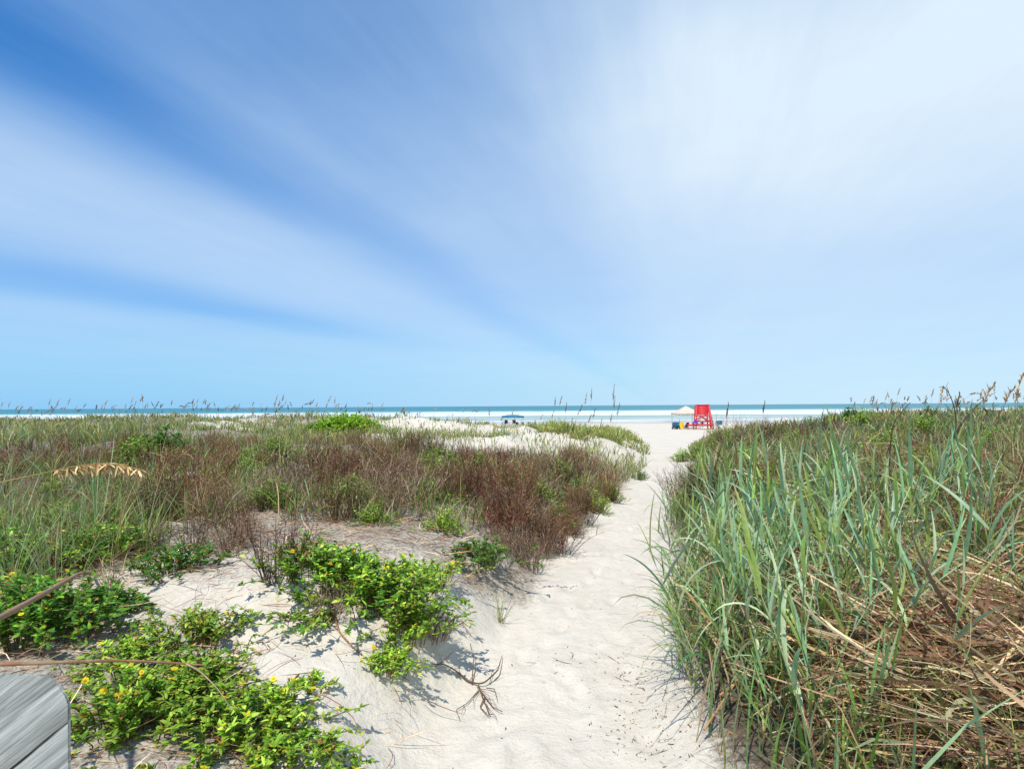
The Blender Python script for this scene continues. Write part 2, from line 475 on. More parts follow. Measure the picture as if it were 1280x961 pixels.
def build_ground():
    ny, nx = 640, 620
    t = np.linspace(0, 1, ny); y = np.exp(np.log(1.0) + t * (np.log(424) - np.log(1.0))) - 4.0 + 0
    tt = np.linspace(-1, 1, nx); u = tt * .95 + tt ** 5 * 1.6
    Y, U = np.meshgrid(y, u, indexing='ij')
    X = U * (Y + 5.5)
    Z = terrain(X, Y)
    px, py, s, d = zone_masks(X, Y)
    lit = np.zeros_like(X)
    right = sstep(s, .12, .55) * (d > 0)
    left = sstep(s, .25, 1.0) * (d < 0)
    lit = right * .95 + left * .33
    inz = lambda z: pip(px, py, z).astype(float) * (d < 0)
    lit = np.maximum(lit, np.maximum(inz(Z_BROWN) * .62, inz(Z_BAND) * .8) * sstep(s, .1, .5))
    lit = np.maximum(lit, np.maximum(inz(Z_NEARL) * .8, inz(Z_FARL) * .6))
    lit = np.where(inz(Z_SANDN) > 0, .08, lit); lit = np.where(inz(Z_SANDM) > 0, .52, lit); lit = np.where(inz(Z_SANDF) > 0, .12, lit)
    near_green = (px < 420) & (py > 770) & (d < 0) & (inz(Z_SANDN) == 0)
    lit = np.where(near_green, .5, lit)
    # soften zone borders
    for _ in range(12):
        lit[1:-1, 1:-1] = (lit[1:-1, 1:-1] * 2 + lit[:-2, 1:-1] + lit[2:, 1:-1] + lit[1:-1, :-2] + lit[1:-1, 2:]) / 6
    lit *= 1 - sstep(Y, 36, 44)
    # sandy openings in the far dunes
    lit -= sstep(fbm(X * .22 + 4, Y * .16, 3), .12, .4) * sstep(Y, 14, 20) * .5 * (d < 0)
    lit = np.clip(lit, 0, 1)
    damp = sstep(Y + 10 * fbm(X * .02, Y * .05, 3), 98, 112)
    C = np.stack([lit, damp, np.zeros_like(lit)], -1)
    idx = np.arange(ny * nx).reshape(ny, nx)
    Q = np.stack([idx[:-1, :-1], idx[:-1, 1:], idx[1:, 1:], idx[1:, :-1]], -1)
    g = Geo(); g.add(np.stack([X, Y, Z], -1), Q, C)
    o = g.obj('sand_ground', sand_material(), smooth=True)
    tag(o, 'pale dune and beach sand with the trodden path', kind='structure')
    # sea
    ny, nx = 420, 160
    t = np.linspace(0, 1, ny)
    y = np.concatenate([np.linspace(106, 420, 300), np.exp(np.linspace(np.log(423), np.log(40000), 120))])
    u = np.linspace(-3, 3, nx)
    Y, U = np.meshgrid(y, u, indexing='ij'); X = U * Y
    wv = .22 * np.exp(-((Y - 270) / 90) ** 2) * np.maximum(np.sin(Y * .16 + 2.5 * vnoise(X * .01, Y * .01)), -.3)
    Z = EYE - 3.43 + wv
    idx = np.arange(ny * nx).reshape(ny, nx)
    Q = np.stack([idx[:-1, :-1], idx[:-1, 1:], idx[1:, 1:], idx[1:, :-1]], -1)
    g = Geo(); g.add(np.stack([X, Y, Z], -1), Q, np.ones((ny, nx, 3)))
    o = g.obj('sea_water', sea_material(), smooth=True)
    tag(o, 'teal sea with bands of white surf', kind='structure')


build_ground()

# ------------------------------------------------------------------ palettes (base colours)
G_BLUE = [L(130, 164, 106) * .66, L(148, 176, 122) * .66, L(114, 152, 88) * .62, L(168, 188, 138) * .64]
G_GREEN = [L(114, 150, 60) * .64, L(134, 164, 72) * .64, L(94, 132, 50) * .62, L(152, 172, 88) * .64]
G_YEL = [L(178, 180, 96) * .66, L(160, 165, 85) * .64, L(150, 160, 80) * .6, L(176, 172, 102) * .6, L(130, 150, 76) * .58]
DRY = [L(206, 180, 136) * .66, L(184, 152, 110) * .64, L(150, 118, 84) * .6, L(205, 185, 150) * .62, L(136, 100, 72) * .55]
BROWN = [L(124, 92, 68) * .62, L(106, 76, 56) * .6, L(146, 116, 90) * .6, L(174, 146, 118) * .6, L(118, 78, 58) * .6]
LEAFG = [L(112, 148, 38) * .74, L(132, 166, 50) * .76, L(94, 132, 36) * .7, L(156, 182, 70) * .76]
LEAFD = [L(76, 124, 40) * .66, L(92, 140, 46) * .68, L(64, 108, 36) * .64]


# ------------------------------------------------------------------ grass as stuff
def scatter(n, y0, y1, u0, u1, pw=1.0):
    """World samples, even on the ground within distance rings that get sparser outwards."""
    t = rng.random(n); y = np.exp(np.log(y0) + t * (np.log(y1) - np.log(y0)))
    u = rng.uniform(u0, u1, n)
    return u * (y + .8), y


def pxw(y, k=.55): return k * y / 569.0 / 2


def build_grass():
    # right of the path: dense green and blue-green grass
    n = 150000
    x, y = scatter(n, 1.6, 42, .1, 1.5)
    px, py, s, d = zone_masks(x, y)
    m = (d > 0) & (s > .22 + .5 * rng.random(n) ** 2)
    dens = .46 + 1.9 * fbm(x * .5, y * .42, 3) + .12 * sstep(y, 4, 7)
    dens = dens * (.15 + .85 * sstep(y, 3.4, 7.0))
    sandy = pip(px, py, [(960, 532), (1055, 528), (1050, 548), (960, 548)])
    m &= (rng.random(n) < dens + .25 * sstep(y, 3, 6)) & ~(sandy & (rng.random(n) < .9))
    x, y, px = x[m], y[m], px[m]; n = len(x)
    z = terrain(x, y)
    f = fbm(x * .35 + 8, y * .35, 3)
    col = pick(G_GREEN, n)
    k = rng.random(n)
    bl = k < .38 + .5 * f; col[bl] = pick(G_BLUE, n)[bl]
    ye = (k > .78 - .5 * f); col[ye] = pick(G_YEL, n)[ye]
    farz = y > 22; fy = farz & (rng.random(n) < .6); col[fy] = pick(G_YEL + DRY[:2], n)[fy]
    dr = rng.random(n) < .22; col[dr] = pick(DRY, n)[dr]
    h = rng.uniform(.22, .62, n) * np.clip(1.05 - .010 * y, .6, 1) * (1 + .5 * f)
    w = np.maximum(rng.uniform(.0022, .0055, n), pxw(y, rng.uniform(.6, 1.2, n)))
    bg = (rng.random(n) < .16) & (y < 9); h = np.where(bg, h * 1.35, h); w = np.where(bg, w * 1.9, w)
    g = Geo()
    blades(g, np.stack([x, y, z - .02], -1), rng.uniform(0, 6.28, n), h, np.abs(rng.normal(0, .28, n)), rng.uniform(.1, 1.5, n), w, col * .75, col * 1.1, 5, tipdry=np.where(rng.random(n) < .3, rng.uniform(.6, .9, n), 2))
    n = 5200; x, y = scatter(n, 2.9, 9, .12, 1.25); px, py, s, d = zone_masks(x, y)
    m = (d > 0) & (s > .3) & (rng.random(n) < .5 + 2.2 * fbm(x * .9 + 3, y * .9, 3)); x, y = x[m], y[m]; n = len(x)
    col = pick(G_BLUE + G_BLUE + G_GREEN + G_YEL + DRY[:2], n, .25)
    blades(g, np.stack([x, y, terrain(x, y) + rng.uniform(0, .12, n)], -1), rng.uniform(0, 6.28, n), rng.uniform(.3, .75, n), np.abs(rng.normal(.2, .3, n)), rng.uniform(.6, 2.3, n), rng.uniform(.0035, .0085, n), col * .8, col * 1.15, 8, tipdry=np.where(rng.random(n) < .5, rng.uniform(.65, .95, n), 2))
    tag(g.obj('dune_grass', M_GRASS), 'dense mixed green grass covering the dune right of the path', 'grass', kind='stuff')

    # left of the path
    n = 170000
    x, y = scatter(n, 2.2, 42, -1.7, .3)
    px, py, s, d = zone_masks(x, y)
    m = (d < 0) & (s > .3)
    dens = np.zeros(n)
    dens += .95 * pip(px, py, Z_FARL) + .42 * pip(px, py, Z_NEARL) + .45 * pip(px, py, Z_BROWN) + .3 * pip(px, py, Z_BAND) + 1.3 * pip(px, py, Z_MOUND)
    dens = np.where(dens == 0, .85 * (y > 9), dens)
    dens *= np.clip(.75 + 1.2 * fbm(x * .5, y * .4, 3), .1, 1.5)
    dens *= np.where(pip(px, py, Z_SANDF), .75, 1)
    dens *= 1 - .7 * (sstep(fbm(x * .22 + 4, y * .16, 3), .12, .4) * sstep(y, 14, 20)) * ~pip(px, py, Z_MOUND)
    m &= rng.random(n) < dens
    x, y, px, py = x[m], y[m], px[m], py[m]; n = len(x); z = terrain(x, y)
    f = fbm(x * .3 + 8, y * .3, 3); k = rng.random(n)
    col = pick(G_GREEN, n)
    bl = k < .28 + .5 * f; col[bl] = pick(G_BLUE, n)[bl]
    ye = k > .66 - .4 * f - .34 * sstep(y, 11, 18); col[ye] = pick(G_YEL, n)[ye]
    dr = rng.random(n) < .12 + .25 * pip(px, py, Z_BROWN); col[dr] = pick(DRY, n)[dr]
    h = rng.uniform(.2, .6, n) * (1 + .5 * f) * np.where(y > 22, .8, 1)
    w = np.maximum(rng.uniform(.002, .0045, n), pxw(y, rng.uniform(.5, 1.1, n)))
    g = Geo()
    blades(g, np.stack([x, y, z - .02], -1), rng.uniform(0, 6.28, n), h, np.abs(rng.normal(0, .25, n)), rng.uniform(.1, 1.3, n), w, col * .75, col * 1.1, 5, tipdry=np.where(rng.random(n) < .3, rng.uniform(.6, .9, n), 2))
    tag(g.obj('dune_grass', M_GRASS), 'thin green and yellow grass over the dunes left of the path', 'grass', kind='stuff')

    # thick grass capping the rise left of the path
    n = 30000
    x, y = scatter(n, 14, 42, .0, .32)
    px, py, s, d = zone_masks(x, y)
    m = (d < 0) & (s > .2) & pip(px, py, Z_MOUND)
    x, y = x[m], y[m]; n = len(x); col = pick(G_GREEN + G_YEL + G_YEL, n); dr = rng.random(n) < .12; col[dr] = pick(DRY, n)[dr]
    g = Geo()
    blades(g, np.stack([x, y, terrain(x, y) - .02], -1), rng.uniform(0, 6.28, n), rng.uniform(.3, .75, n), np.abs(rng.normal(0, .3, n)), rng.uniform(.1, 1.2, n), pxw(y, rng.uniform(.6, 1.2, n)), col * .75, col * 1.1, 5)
    tag(g.obj('dune_grass', M_GRASS), 'thick yellow green grass capping the low rise beside the path', 'grass', kind='stuff')

    # dry thatch on the right: flattened straw
    n = 44000
    x, y = scatter(n, 1.5, 12, .12, 1.35)
    px, py, s, d = zone_masks(x, y)
    m = (d > 0) & (s > .30 + .4 * rng.random(n)) & (rng.random(n) < np.clip(1.2 - y / 9, .1, 1) * np.clip(.72 + 1.1 * fbm(x * .8, y * .8, 3), .15, 1))
    x, y, s = x[m], y[m], s[m]; n = len(x)
    lift = rng.random(n) ** 1.3 * .34 * sstep(s, .3, 1.1)
    z = terrain(x, y) + .01 + lift
    az = rng.normal(-.45, .6, n) + np.where((rng.random(n) < .5) & (s > 1.0), math.pi, 0)
    c = pick(DRY[:3] + DRY[4:5] + [L(196, 178, 140) * .64, L(120, 98, 74) * .55], n, .26)
    w = np.maximum(.0016 + .0095 * rng.random(n) ** 2.6, pxw(y, .5))
    g = Geo()
    blades(g, np.stack([x, y, z], -1), az, rng.uniform(.18, .75, n), rng.normal(1.34, .26, n), rng.normal(.25, .45, n), w, c, c * rng.uniform(.7, 1.2, (n, 1)), 5, twist=1.0, wob=.7)
    tag(g.obj('dry_thatch', M_DRY), 'flattened tan straw matted under the grass right of the path', 'dry grass', kind='stuff')

    # left: dead twigs and straw lying over the sand
    n = 30000
    x, y = scatter(n, 2.2, 14, -1.3, .25)
    px, py, s, d = zone_masks(x, y)
    dens = .14 + .85 * pip(px, py, Z_SANDM) + .75 * pip(px, py, Z_BROWN) + .6 * pip(px, py, Z_NEARL) + .15 * (px < 420) - .14 * pip(px, py, Z_SANDN)
    m = (d < 0) & (s > .2) & (rng.random(n) < dens)
    x, y = x[m], y[m]; n = len(x); z = terrain(x, y) + .006 + rng.random(n) ** 2 * .05
    c = pick(DRY + BROWN + BROWN, n, .25)
    g = Geo()
    blades(g, np.stack([x, y, z], -1), rng.uniform(0, 6.28, n), rng.uniform(.06, .35, n), rng.normal(1.45, .15, n), rng.normal(.2, .3, n), np.maximum(rng.uniform(.0012, .003, n), pxw(y, .45)), c, c, 5, twist=1, wob=1.2)
    tag(g.obj('twig_litter', M_DRY), 'grey brown dead twigs lying on the sand among the shrubs', 'litter', kind='stuff')

    # small dark flakes on the path and banks
    n = 62000
    x, y = scatter(n, 1.5, 16, -.75, .75)
    px, py, s, d = zone_masks(x, y)
    p = np.where(s < -.15, .22, np.where(d < 0, .6, .9)) * np.clip(.45 + 2.2 * fbm(x * 1.3, y * 1.3, 4), .02, 1) * np.clip(y / 4.5, .5, 1)
    m = (s < .9) & (rng.random(n) < p)
    x, y = x[m], y[m]; n = len(x); z = terrain(x, y) + .003
    c = pick([L(80, 62, 50) * .7, L(60, 48, 40) * .7, L(110, 86, 66) * .7, L(140, 118, 90) * .6], n, .3)
    g = Geo(); big = rng.random(n) < .05
    ln = np.where(big, rng.uniform(.05, .16, n), .005 + .035 * rng.random(n) ** 2)
    blades(g, np.stack([x, y, z], -1), rng.uniform(0, 6.28, n), ln, rng.normal(1.5, .08, n), rng.normal(0, .2, n), np.where(big, .002, .001 + .0032 * rng.random(n) ** 1.5), c, c, 4, twist=.4, wob=.8)
    tag(g.obj('leaf_debris', M_DRY), 'dark flecks of dry leaf scattered over the sandy path', 'litter', kind='stuff')


build_grass()


# ------------------------------------------------------------------ leafy plants
def leafy(name, Rr, H, nst, nl, ll, lw, pal, stemcol, droop=.0, spread=1.0, lobes=True):
    """Sprawling leafy plant: returns its root Empty with parts stems and foliage, plus the leaf-tip points for flowers."""
    root = empty(name)
    a = rng.uniform(0, 6.28, nst); rr = Rr * np.sqrt(rng.random(nst))
    if lobes: rr *= .75 + .35 * np.sin(a * 3 + rng.uniform(0, 6)) * .8 + .2 * rng.normal(size=nst)
    rr = np.abs(rr)
    hh = H * (1 - .8 * (rr / Rr).clip(0, 1.0) ** 2) * rng.uniform(.55, 1.15, nst)
    run_ = rng.random(nst) < .09; rr = np.where(run_, rr * 1.2 + .35 * Rr, rr); hh = np.where(run_, hh * .5 + .03, hh)
    K = 6; t = np.linspace(0, 1, K)
    b = np.stack([np.cos(a) * rr * .6, np.sin(a) * rr * .6, np.zeros(nst)], -1)
    e = np.stack([np.cos(a) * rr, np.sin(a) * rr, hh], -1)
    P = b[:, None] * (1 - t)[None, :, None] + e[:, None] * t[None, :, None]
    P[..., 2] = hh[:, None] * t[None] ** .8 - droop * Rr * t[None] ** 3 * rng.random((nst, 1))
    P += rng.normal(0, .03 * Rr + .004, P.shape) * t[None, :, None]
    P[:, 0, 2] = -.04
    g = Geo()
    sc = np.repeat(pick([stemcol], nst)[:, None], K, 1)
    tubes(g, P, np.outer(np.full(nst, .0025 + .0015 * Rr), 1.1 - .7 * t), sc)
    g.obj('stems', M_WOODY, root)
    # leaves along upper part of stems
    N = nst * nl
    tk = rng.uniform(.05, 1.0, (nst, nl)) ** .85
    fi = tk * (K - 1); i0 = np.minimum(fi.astype(int), K - 2); fr = (fi - i0)[..., None]
    rows = np.arange(nst)[:, None]
    B = (P[rows, i0] * (1 - fr) + P[rows, i0 + 1] * fr).reshape(N, 3)
    dirs = unit(P[rows, i0 + 1] - P[rows, i0]).reshape(N, 3)
    az = rng.uniform(0, 6.28, N)
    out = np.stack([np.cos(az), np.sin(az), rng.uniform(-.15, .75, N)], -1)
    D = unit(out + dirs * .5)
    up = unit(np.stack([rng.normal(0, .35, N), rng.normal(0, .35, N), np.ones(N)], -1))
    S = unit(np.cross(D, up)); Nn = np.cross(S, D)
    ln = ll * rng.uniform(.4, 1.45, N); wd = lw * rng.uniform(.7, 1.2, N)
    kk = np.array([0, .28, .62, 1.0]); prof = np.array([.18, 1.0, .78, .06])
    LP = B[:, None] + D[:, None] * (ln[:, None] * kk[None])[..., None] - Nn[:, None] * (ln[:, None] * .22 * kk[None] ** 2)[..., None]
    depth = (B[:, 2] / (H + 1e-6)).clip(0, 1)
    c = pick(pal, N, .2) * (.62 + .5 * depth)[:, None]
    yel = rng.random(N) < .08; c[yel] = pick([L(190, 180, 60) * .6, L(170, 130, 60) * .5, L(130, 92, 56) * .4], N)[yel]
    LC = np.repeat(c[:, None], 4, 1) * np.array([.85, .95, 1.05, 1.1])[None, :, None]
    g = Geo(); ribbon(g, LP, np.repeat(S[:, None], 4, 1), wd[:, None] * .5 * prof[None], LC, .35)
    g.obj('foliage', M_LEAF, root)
    tips = P[:, -1]
    return root, tips


def flower(root, p, r=.016):
    o = bpy.data.objects.new('flower', FLM); COL.objects.link(o); o.parent = root
    o.location = Vector([float(v) for v in p]); s = r / .016 * rng.uniform(.5, 1.05); o.scale = (s, s, s)
    o.rotation_euler = (rng.normal(-.1, .45) + .25, rng.normal(0, .4), rng.uniform(0, 6.28))
    d = bpy.data.objects.new('disc', FLD); COL.objects.link(d); d.parent = o


def flower_meshes():
    g = Geo(); n = 13; a = np.arange(n) * 2 * math.pi / n + rng.normal(0, .08, n)
    D = np.stack([np.cos(a), np.sin(a), np.full(n, .12)], -1); S = np.stack([-np.sin(a), np.cos(a), np.zeros(n)], -1)
    k = np.array([.2, .5, .85, 1.0]); P = D[:, None] * (k * .016)[None, :, None]
    ribbon(g, P, np.repeat(S[:, None], 4, 1), np.tile(np.array([.0016, .0036, .0032, .0006]), (n, 1)), np.repeat(pick([np.array([.88, .66, .02])], n, .08)[:, None], 4, 1), .2)
    m1 = g.mesh('flower', M_PETAL)
    g = Geo(); t = np.linspace(0, 1, 4); tubes(g, np.stack([np.zeros(4), np.zeros(4), .001 + .003 * t], -1)[None], np.array([[.0055, .0055, .004, .0004]]), np.tile(np.array([.78, .42, .01]), (1, 4, 1)), 8)
    m2 = g.mesh('disc', M_PETAL)
    return m1, m2


FLM, FLD = flower_meshes()


def build_sunflowers():
    items = [  # px, py (ground), radius, height, stems, leaves, label, n flowers, leaf length, palette
        (165, 905, .36, .30, 80, 22, 'low leafy plant with small yellow daisies right beside the wooden post', 10, .042, LEAFG),
        (300, 925, .36, .27, 85, 22, 'leafy yellow daisy plant spilling onto bare sand at the bottom left', 12, .040, LEAFG),
        (250, 800, .34, .24, 64, 18, 'yellowing leafy daisy plant on the sand above the wooden post', 3, .038, [L(120, 158, 50) * .62, L(165, 170, 60) * .6, L(96, 145, 46) * .62]),
        (240, 870, .34, .24, 70, 20, 'bright green daisy plant in the middle of the patch between post and bare sand', 6, .040, LEAFG),
        (355, 955, .26, .20, 50, 18, 'low daisy plant creeping over sand at the bottom edge', 4, .038, LEAFG),
        (170, 830, .26, .20, 44, 16, 'thin yellow green plant just above the right side of the post', 2, .038, LEAFG),
        (20, 720, .40, .42, 70, 18, 'dense leafy plant among tall grass at the left edge', 2, .050, LEAFD + LEAFG),
        (130, 690, .36, .32, 60, 16, 'leafy green plant below the drooping seed head at the left', 1, .046, LEAFD + LEAFG),
        (45, 790, .52, .42, 110, 20, 'dark broad-leaved daisy plant behind the wooden post at the left edge', 8, .055, LEAFD + LEAFG[:1]),
        (130, 770, .28, .24, 50, 16, 'small dark leafy plant between the dry straw and the post', 1, .048, LEAFD),
        (470, 752, .46, .36, 120, 22, 'wide bright green daisy plant on the bank left of the path', 5, .044, LEAFG + LEAFD[:1]),
        (390, 715, .36, .30, 60, 16, 'green leafy plant mixed with brown twigs at the top of the sand slope', 2, .046, LEAFG + LEAFD),
        (535, 728, .28, .26, 46, 14, 'open loosely leaved green plant on white sand at the bank top', 2, .040, LEAFG),
        (505, 790, .30, .30, 64, 18, 'green daisy plant draping down the sandy bank below the wide one', 3, .040, LEAFG),
        (435, 735, .28, .36, 56, 18, 'taller green plant at the left shoulder of the wide daisy plant', 1, .050, LEAFG + LEAFD),
        (478, 838, .20, .15, 34, 15, 'small trailing green plant hanging at the foot of the bank', 2, .034, LEAFG),
        (225, 712, .34, .26, 52, 16, 'grey green low shrub behind the bare sand hollow on the left', 1, .045, LEAFD),
        (600, 705, .36, .30, 70, 16, 'dark green shrub with dead twigs under it near the path bend', 0, .042, LEAFD),
        (385, 862, .14, .09, 18, 14, 'tiny green sprig alone on the bare sand slope', 2, .032, LEAFG),
        (440, 985, .16, .12, 18, 12, 'small green sprig at the bottom edge of the sand slope', 1, .034, LEAFG),
    ]
    for i, (px, py, r, h, ns, nl, lab, nf, ll, pal) in enumerate(items):
        root, tips = leafy('daisy_plant' if nf else 'leafy_shrub', r * 1.32, h * .78, int(ns * 1.5), int(nl * 1.15), ll * .78, ll * .42, pal, L(120, 100, 60) * .6, droop=.12)
        root.location = Vector(ground_at(px, py)); tag(root, lab, 'plant')
        o = np.argsort(-(tips[:, 2] + rng.normal(0, .06, len(tips))) + .25 * tips[:, 1])[:nf]
        for j in o: flower(root, tips[j] + np.array([0, 0, .012]))


build_sunflowers()


def scatter_zone(n, poly, dside, smin=.35, y0=2.5, y1=40, mind=.0, tries=60000, u0=-1.6, u1=1.6, bias=None):
    x, y = scatter(tries, y0, y1, u0, u1)
    px, py, s, d = zone_masks(x, y)
    m = (d * dside > 0) & (s > smin)
    if poly is not None: m &= pip(px, py, poly)
    if bias is not None: m &= rng.random(tries) < bias(x, y, px, py)
    x, y = x[m], y[m]; out = []
    for i in range(len(x)):
        md = mind * max(1, y[i] / 9)
        if all((x[i] - a) ** 2 + (y[i] - b) ** 2 > md * md for a, b in out): out.append((x[i], y[i]))
        if len(out) >= n: break
    return out


# ------------------------------------------------------------------ brown dry shrubs
def dry_shrub(name, Rr, H, nst, pal, leafpal=None, nleaf=0, w=.0028):
    root = empty(name); g = Geo()
    a = rng.uniform(0, 6.28, nst); rr = Rr * .45 * np.sqrt(rng.random(nst))
    base = np.stack([np.cos(a) * rr, np.sin(a) * rr, np.full(nst, -.03)], -1)
    P, azk, th = curve_pts(base, a + rng.normal(0, .5, nst), H * rng.uniform(.6, 1.15, nst), np.abs(rng.normal(.12, .2, nst)) + rr / Rr * .5, rng.normal(.05, .3, nst), 6, 1.2, .4)
    c = pick(pal, nst, .42)
    tubes(g, P, np.outer(np.full(nst, w * 1.2), np.linspace(1.2, .5, 6)), np.repeat(c[:, None], 6, 1))
    # side twigs
    nt_ = 5; N = nst * nt_
    k = rng.integers(1, 5, (nst, nt_)); B = P[np.arange(nst)[:, None], k].reshape(N, 3)
    P2, _, _ = curve_pts(B, rng.uniform(0, 6.28, N), H * rng.uniform(.18, .5, N), rng.uniform(.25, 1.0, N), rng.normal(-.1, .4, N), 4, 1.2, .6)
    c2 = np.repeat(pick(pal, N, .45)[:, None], 4, 1)
    tubes(g, P2, np.outer(np.full(N, w * .8), np.linspace(1, .5, 4)), c2)
    g.obj('branches', M_WOODY, root)
    # withered small leaves and seed bits on twigs
    n3 = N * 2; src = rng.integers(0, N, n3); kk = rng.integers(1, 4, n3); B3 = P2[src, kk]
    gl = Geo()
    pl = pal if leafpal is None else list(pal) + list(leafpal) * max(1, nleaf)
    c3 = pick(pl, n3, .3)
    blades(gl, B3, rng.uniform(0, 6.28, n3), rng.uniform(.02, .055, n3), rng.uniform(.2, 1.6, n3), rng.normal(.3, .5, n3), rng.uniform(.002, .0045, n3), c3, c3 * 1.15, 3)
    gl.obj('withered_leaves' if leafpal is None else 'foliage', M_DRY if leafpal is None else M_LEAF, root)
    return Kind(root)


def build_brown():
    REDB = [L(122, 78, 56) * .6, L(140, 98, 72) * .6, L(100, 66, 50) * .6, L(168, 132, 106) * .6]
    GREYB = [L(150, 128, 106) * .6, L(120, 98, 80) * .6, L(176, 154, 130) * .6, L(100, 78, 62) * .6]
    OLIVE = [L(126, 146, 58) * .66, L(106, 130, 50) * .64]
    DARKB = [L(84, 60, 46) * .58, L(66, 46, 38) * .55, L(104, 76, 58) * .6, L(128, 100, 80) * .6]
    kinds = [dry_shrub('dry_shrub', .42, .62, 50, DARKB), dry_shrub('dry_shrub', .5, .55, 52, REDB), dry_shrub('dry_shrub', .4, .5, 44, GREYB),
             dry_shrub('dry_shrub', .45, .66, 46, BROWN + GREYB, OLIVE, 4), dry_shrub('dry_shrub', .45, .58, 46, REDB + BROWN, OLIVE, 6)]
    grp = 'dry brown shrubs of the thicket left of the path'
    pts = scatter_zone(132, Z_BROWN, -1, .3, 5, 20, .38, bias=lambda x, y, px, py: np.clip(.6 + 2.6 * fbm(x * .45 + 9, y * .35, 3), .04, 1))
    for (x, y) in pts:
        k = kinds[rng.integers(0, 5)]
        k.place((x, y, T1(x, y)), rng.uniform(0, 6.28), rng.uniform(.5, 1.3) * np.clip(1.15 - .026 * y, .55, 1), 'dry brown twiggy shrub in the thicket left of the path', 'shrub', grp, (rng.normal(0, .08), rng.normal(0, .08)))
    pts = scatter_zone(85, Z_BAND, -1, .3, 7, 25, .42)
    for (x, y) in pts:
        k = kinds[[1, 1, 0, 4][rng.integers(0, 4)]]
        k.place((x, y, T1(x, y)), rng.uniform(0, 6.28), rng.uniform(.6, .95) * np.clip(1.1 - .02 * y, .6, 1), 'low dark reddish shrub in the band behind the left grass', 'shrub', 'dark reddish shrubs in the band at the left', (rng.normal(0, .08), rng.normal(0, .08)))
    one = [(692, 692, 1, 1.0, 'reddish brown twig shrub standing at the edge of the path bank'), (655, 676, 2, .95, 'grey twiggy shrub just behind the reddish one at the bank edge'),
           (350, 722, 0, .62, 'small brown twiggy shrub poking through the green plant on the sand slope'), (290, 690, 2, .6, 'thin grey dead shrub on the littered sand at the left'),
           (545, 800, 2, .42, 'low tangle of dead grey stems on the bank right of the daisy plant'), (415, 775, 2, .45, 'dead tangled stems at the left foot of the wide daisy plant')]
    for px, py, ki, sc, lab in one:
        kinds[ki].place(ground_at(px, py), rng.uniform(0, 6.28), sc, lab, 'shrub')
    for x, y in scatter_zone(22, [(600, 640), (720, 650), (722, 700), (640, 705), (580, 680)], -1, .12, 4, 10, .22):
        kinds[[1, 0, 2][rng.integers(0, 3)]].place((x, y, T1(x, y)), rng.uniform(0, 6.28), rng.uniform(.5, .85), 'reddish twig shrub where the thicket meets the sandy bank', 'shrub', 'reddish shrubs where the thicket meets the bank', (rng.normal(0, .1), rng.normal(0, .1)))
    for x, y in scatter_zone(9, [(190, 650), (330, 655), (330, 690), (230, 700)], -1, .12, 3, 10, .2) + scatter_zone(22, Z_NEARL, -1, .3, 3.5, 10, .4):
        kinds[[0, 2, 3][rng.integers(0, 3)]].place((x, y, T1(x, y)), rng.uniform(0, 6.28), rng.uniform(.35, .7), 'thin brown dead shrub between the left grass and the littered sand', 'shrub', 'thin dead shrubs at the left', (rng.normal(0, .1), rng.normal(0, .1)))
    # right side: some brown stems in the grass
    pts = scatter_zone(54, None, 1, .3, 4, 24, .6, u0=.15, u1=1.3)
    for (x, y) in pts:
        kinds[[3, 4, 0][rng.integers(0, 3)]].place((x, y, T1(x, y)), rng.uniform(0, 6.28), rng.uniform(.7, 1.15), 'brown stemmed shrub half sunk in the grass right of the path', 'shrub', 'brown shrubs in the grass right of the path')


build_brown()


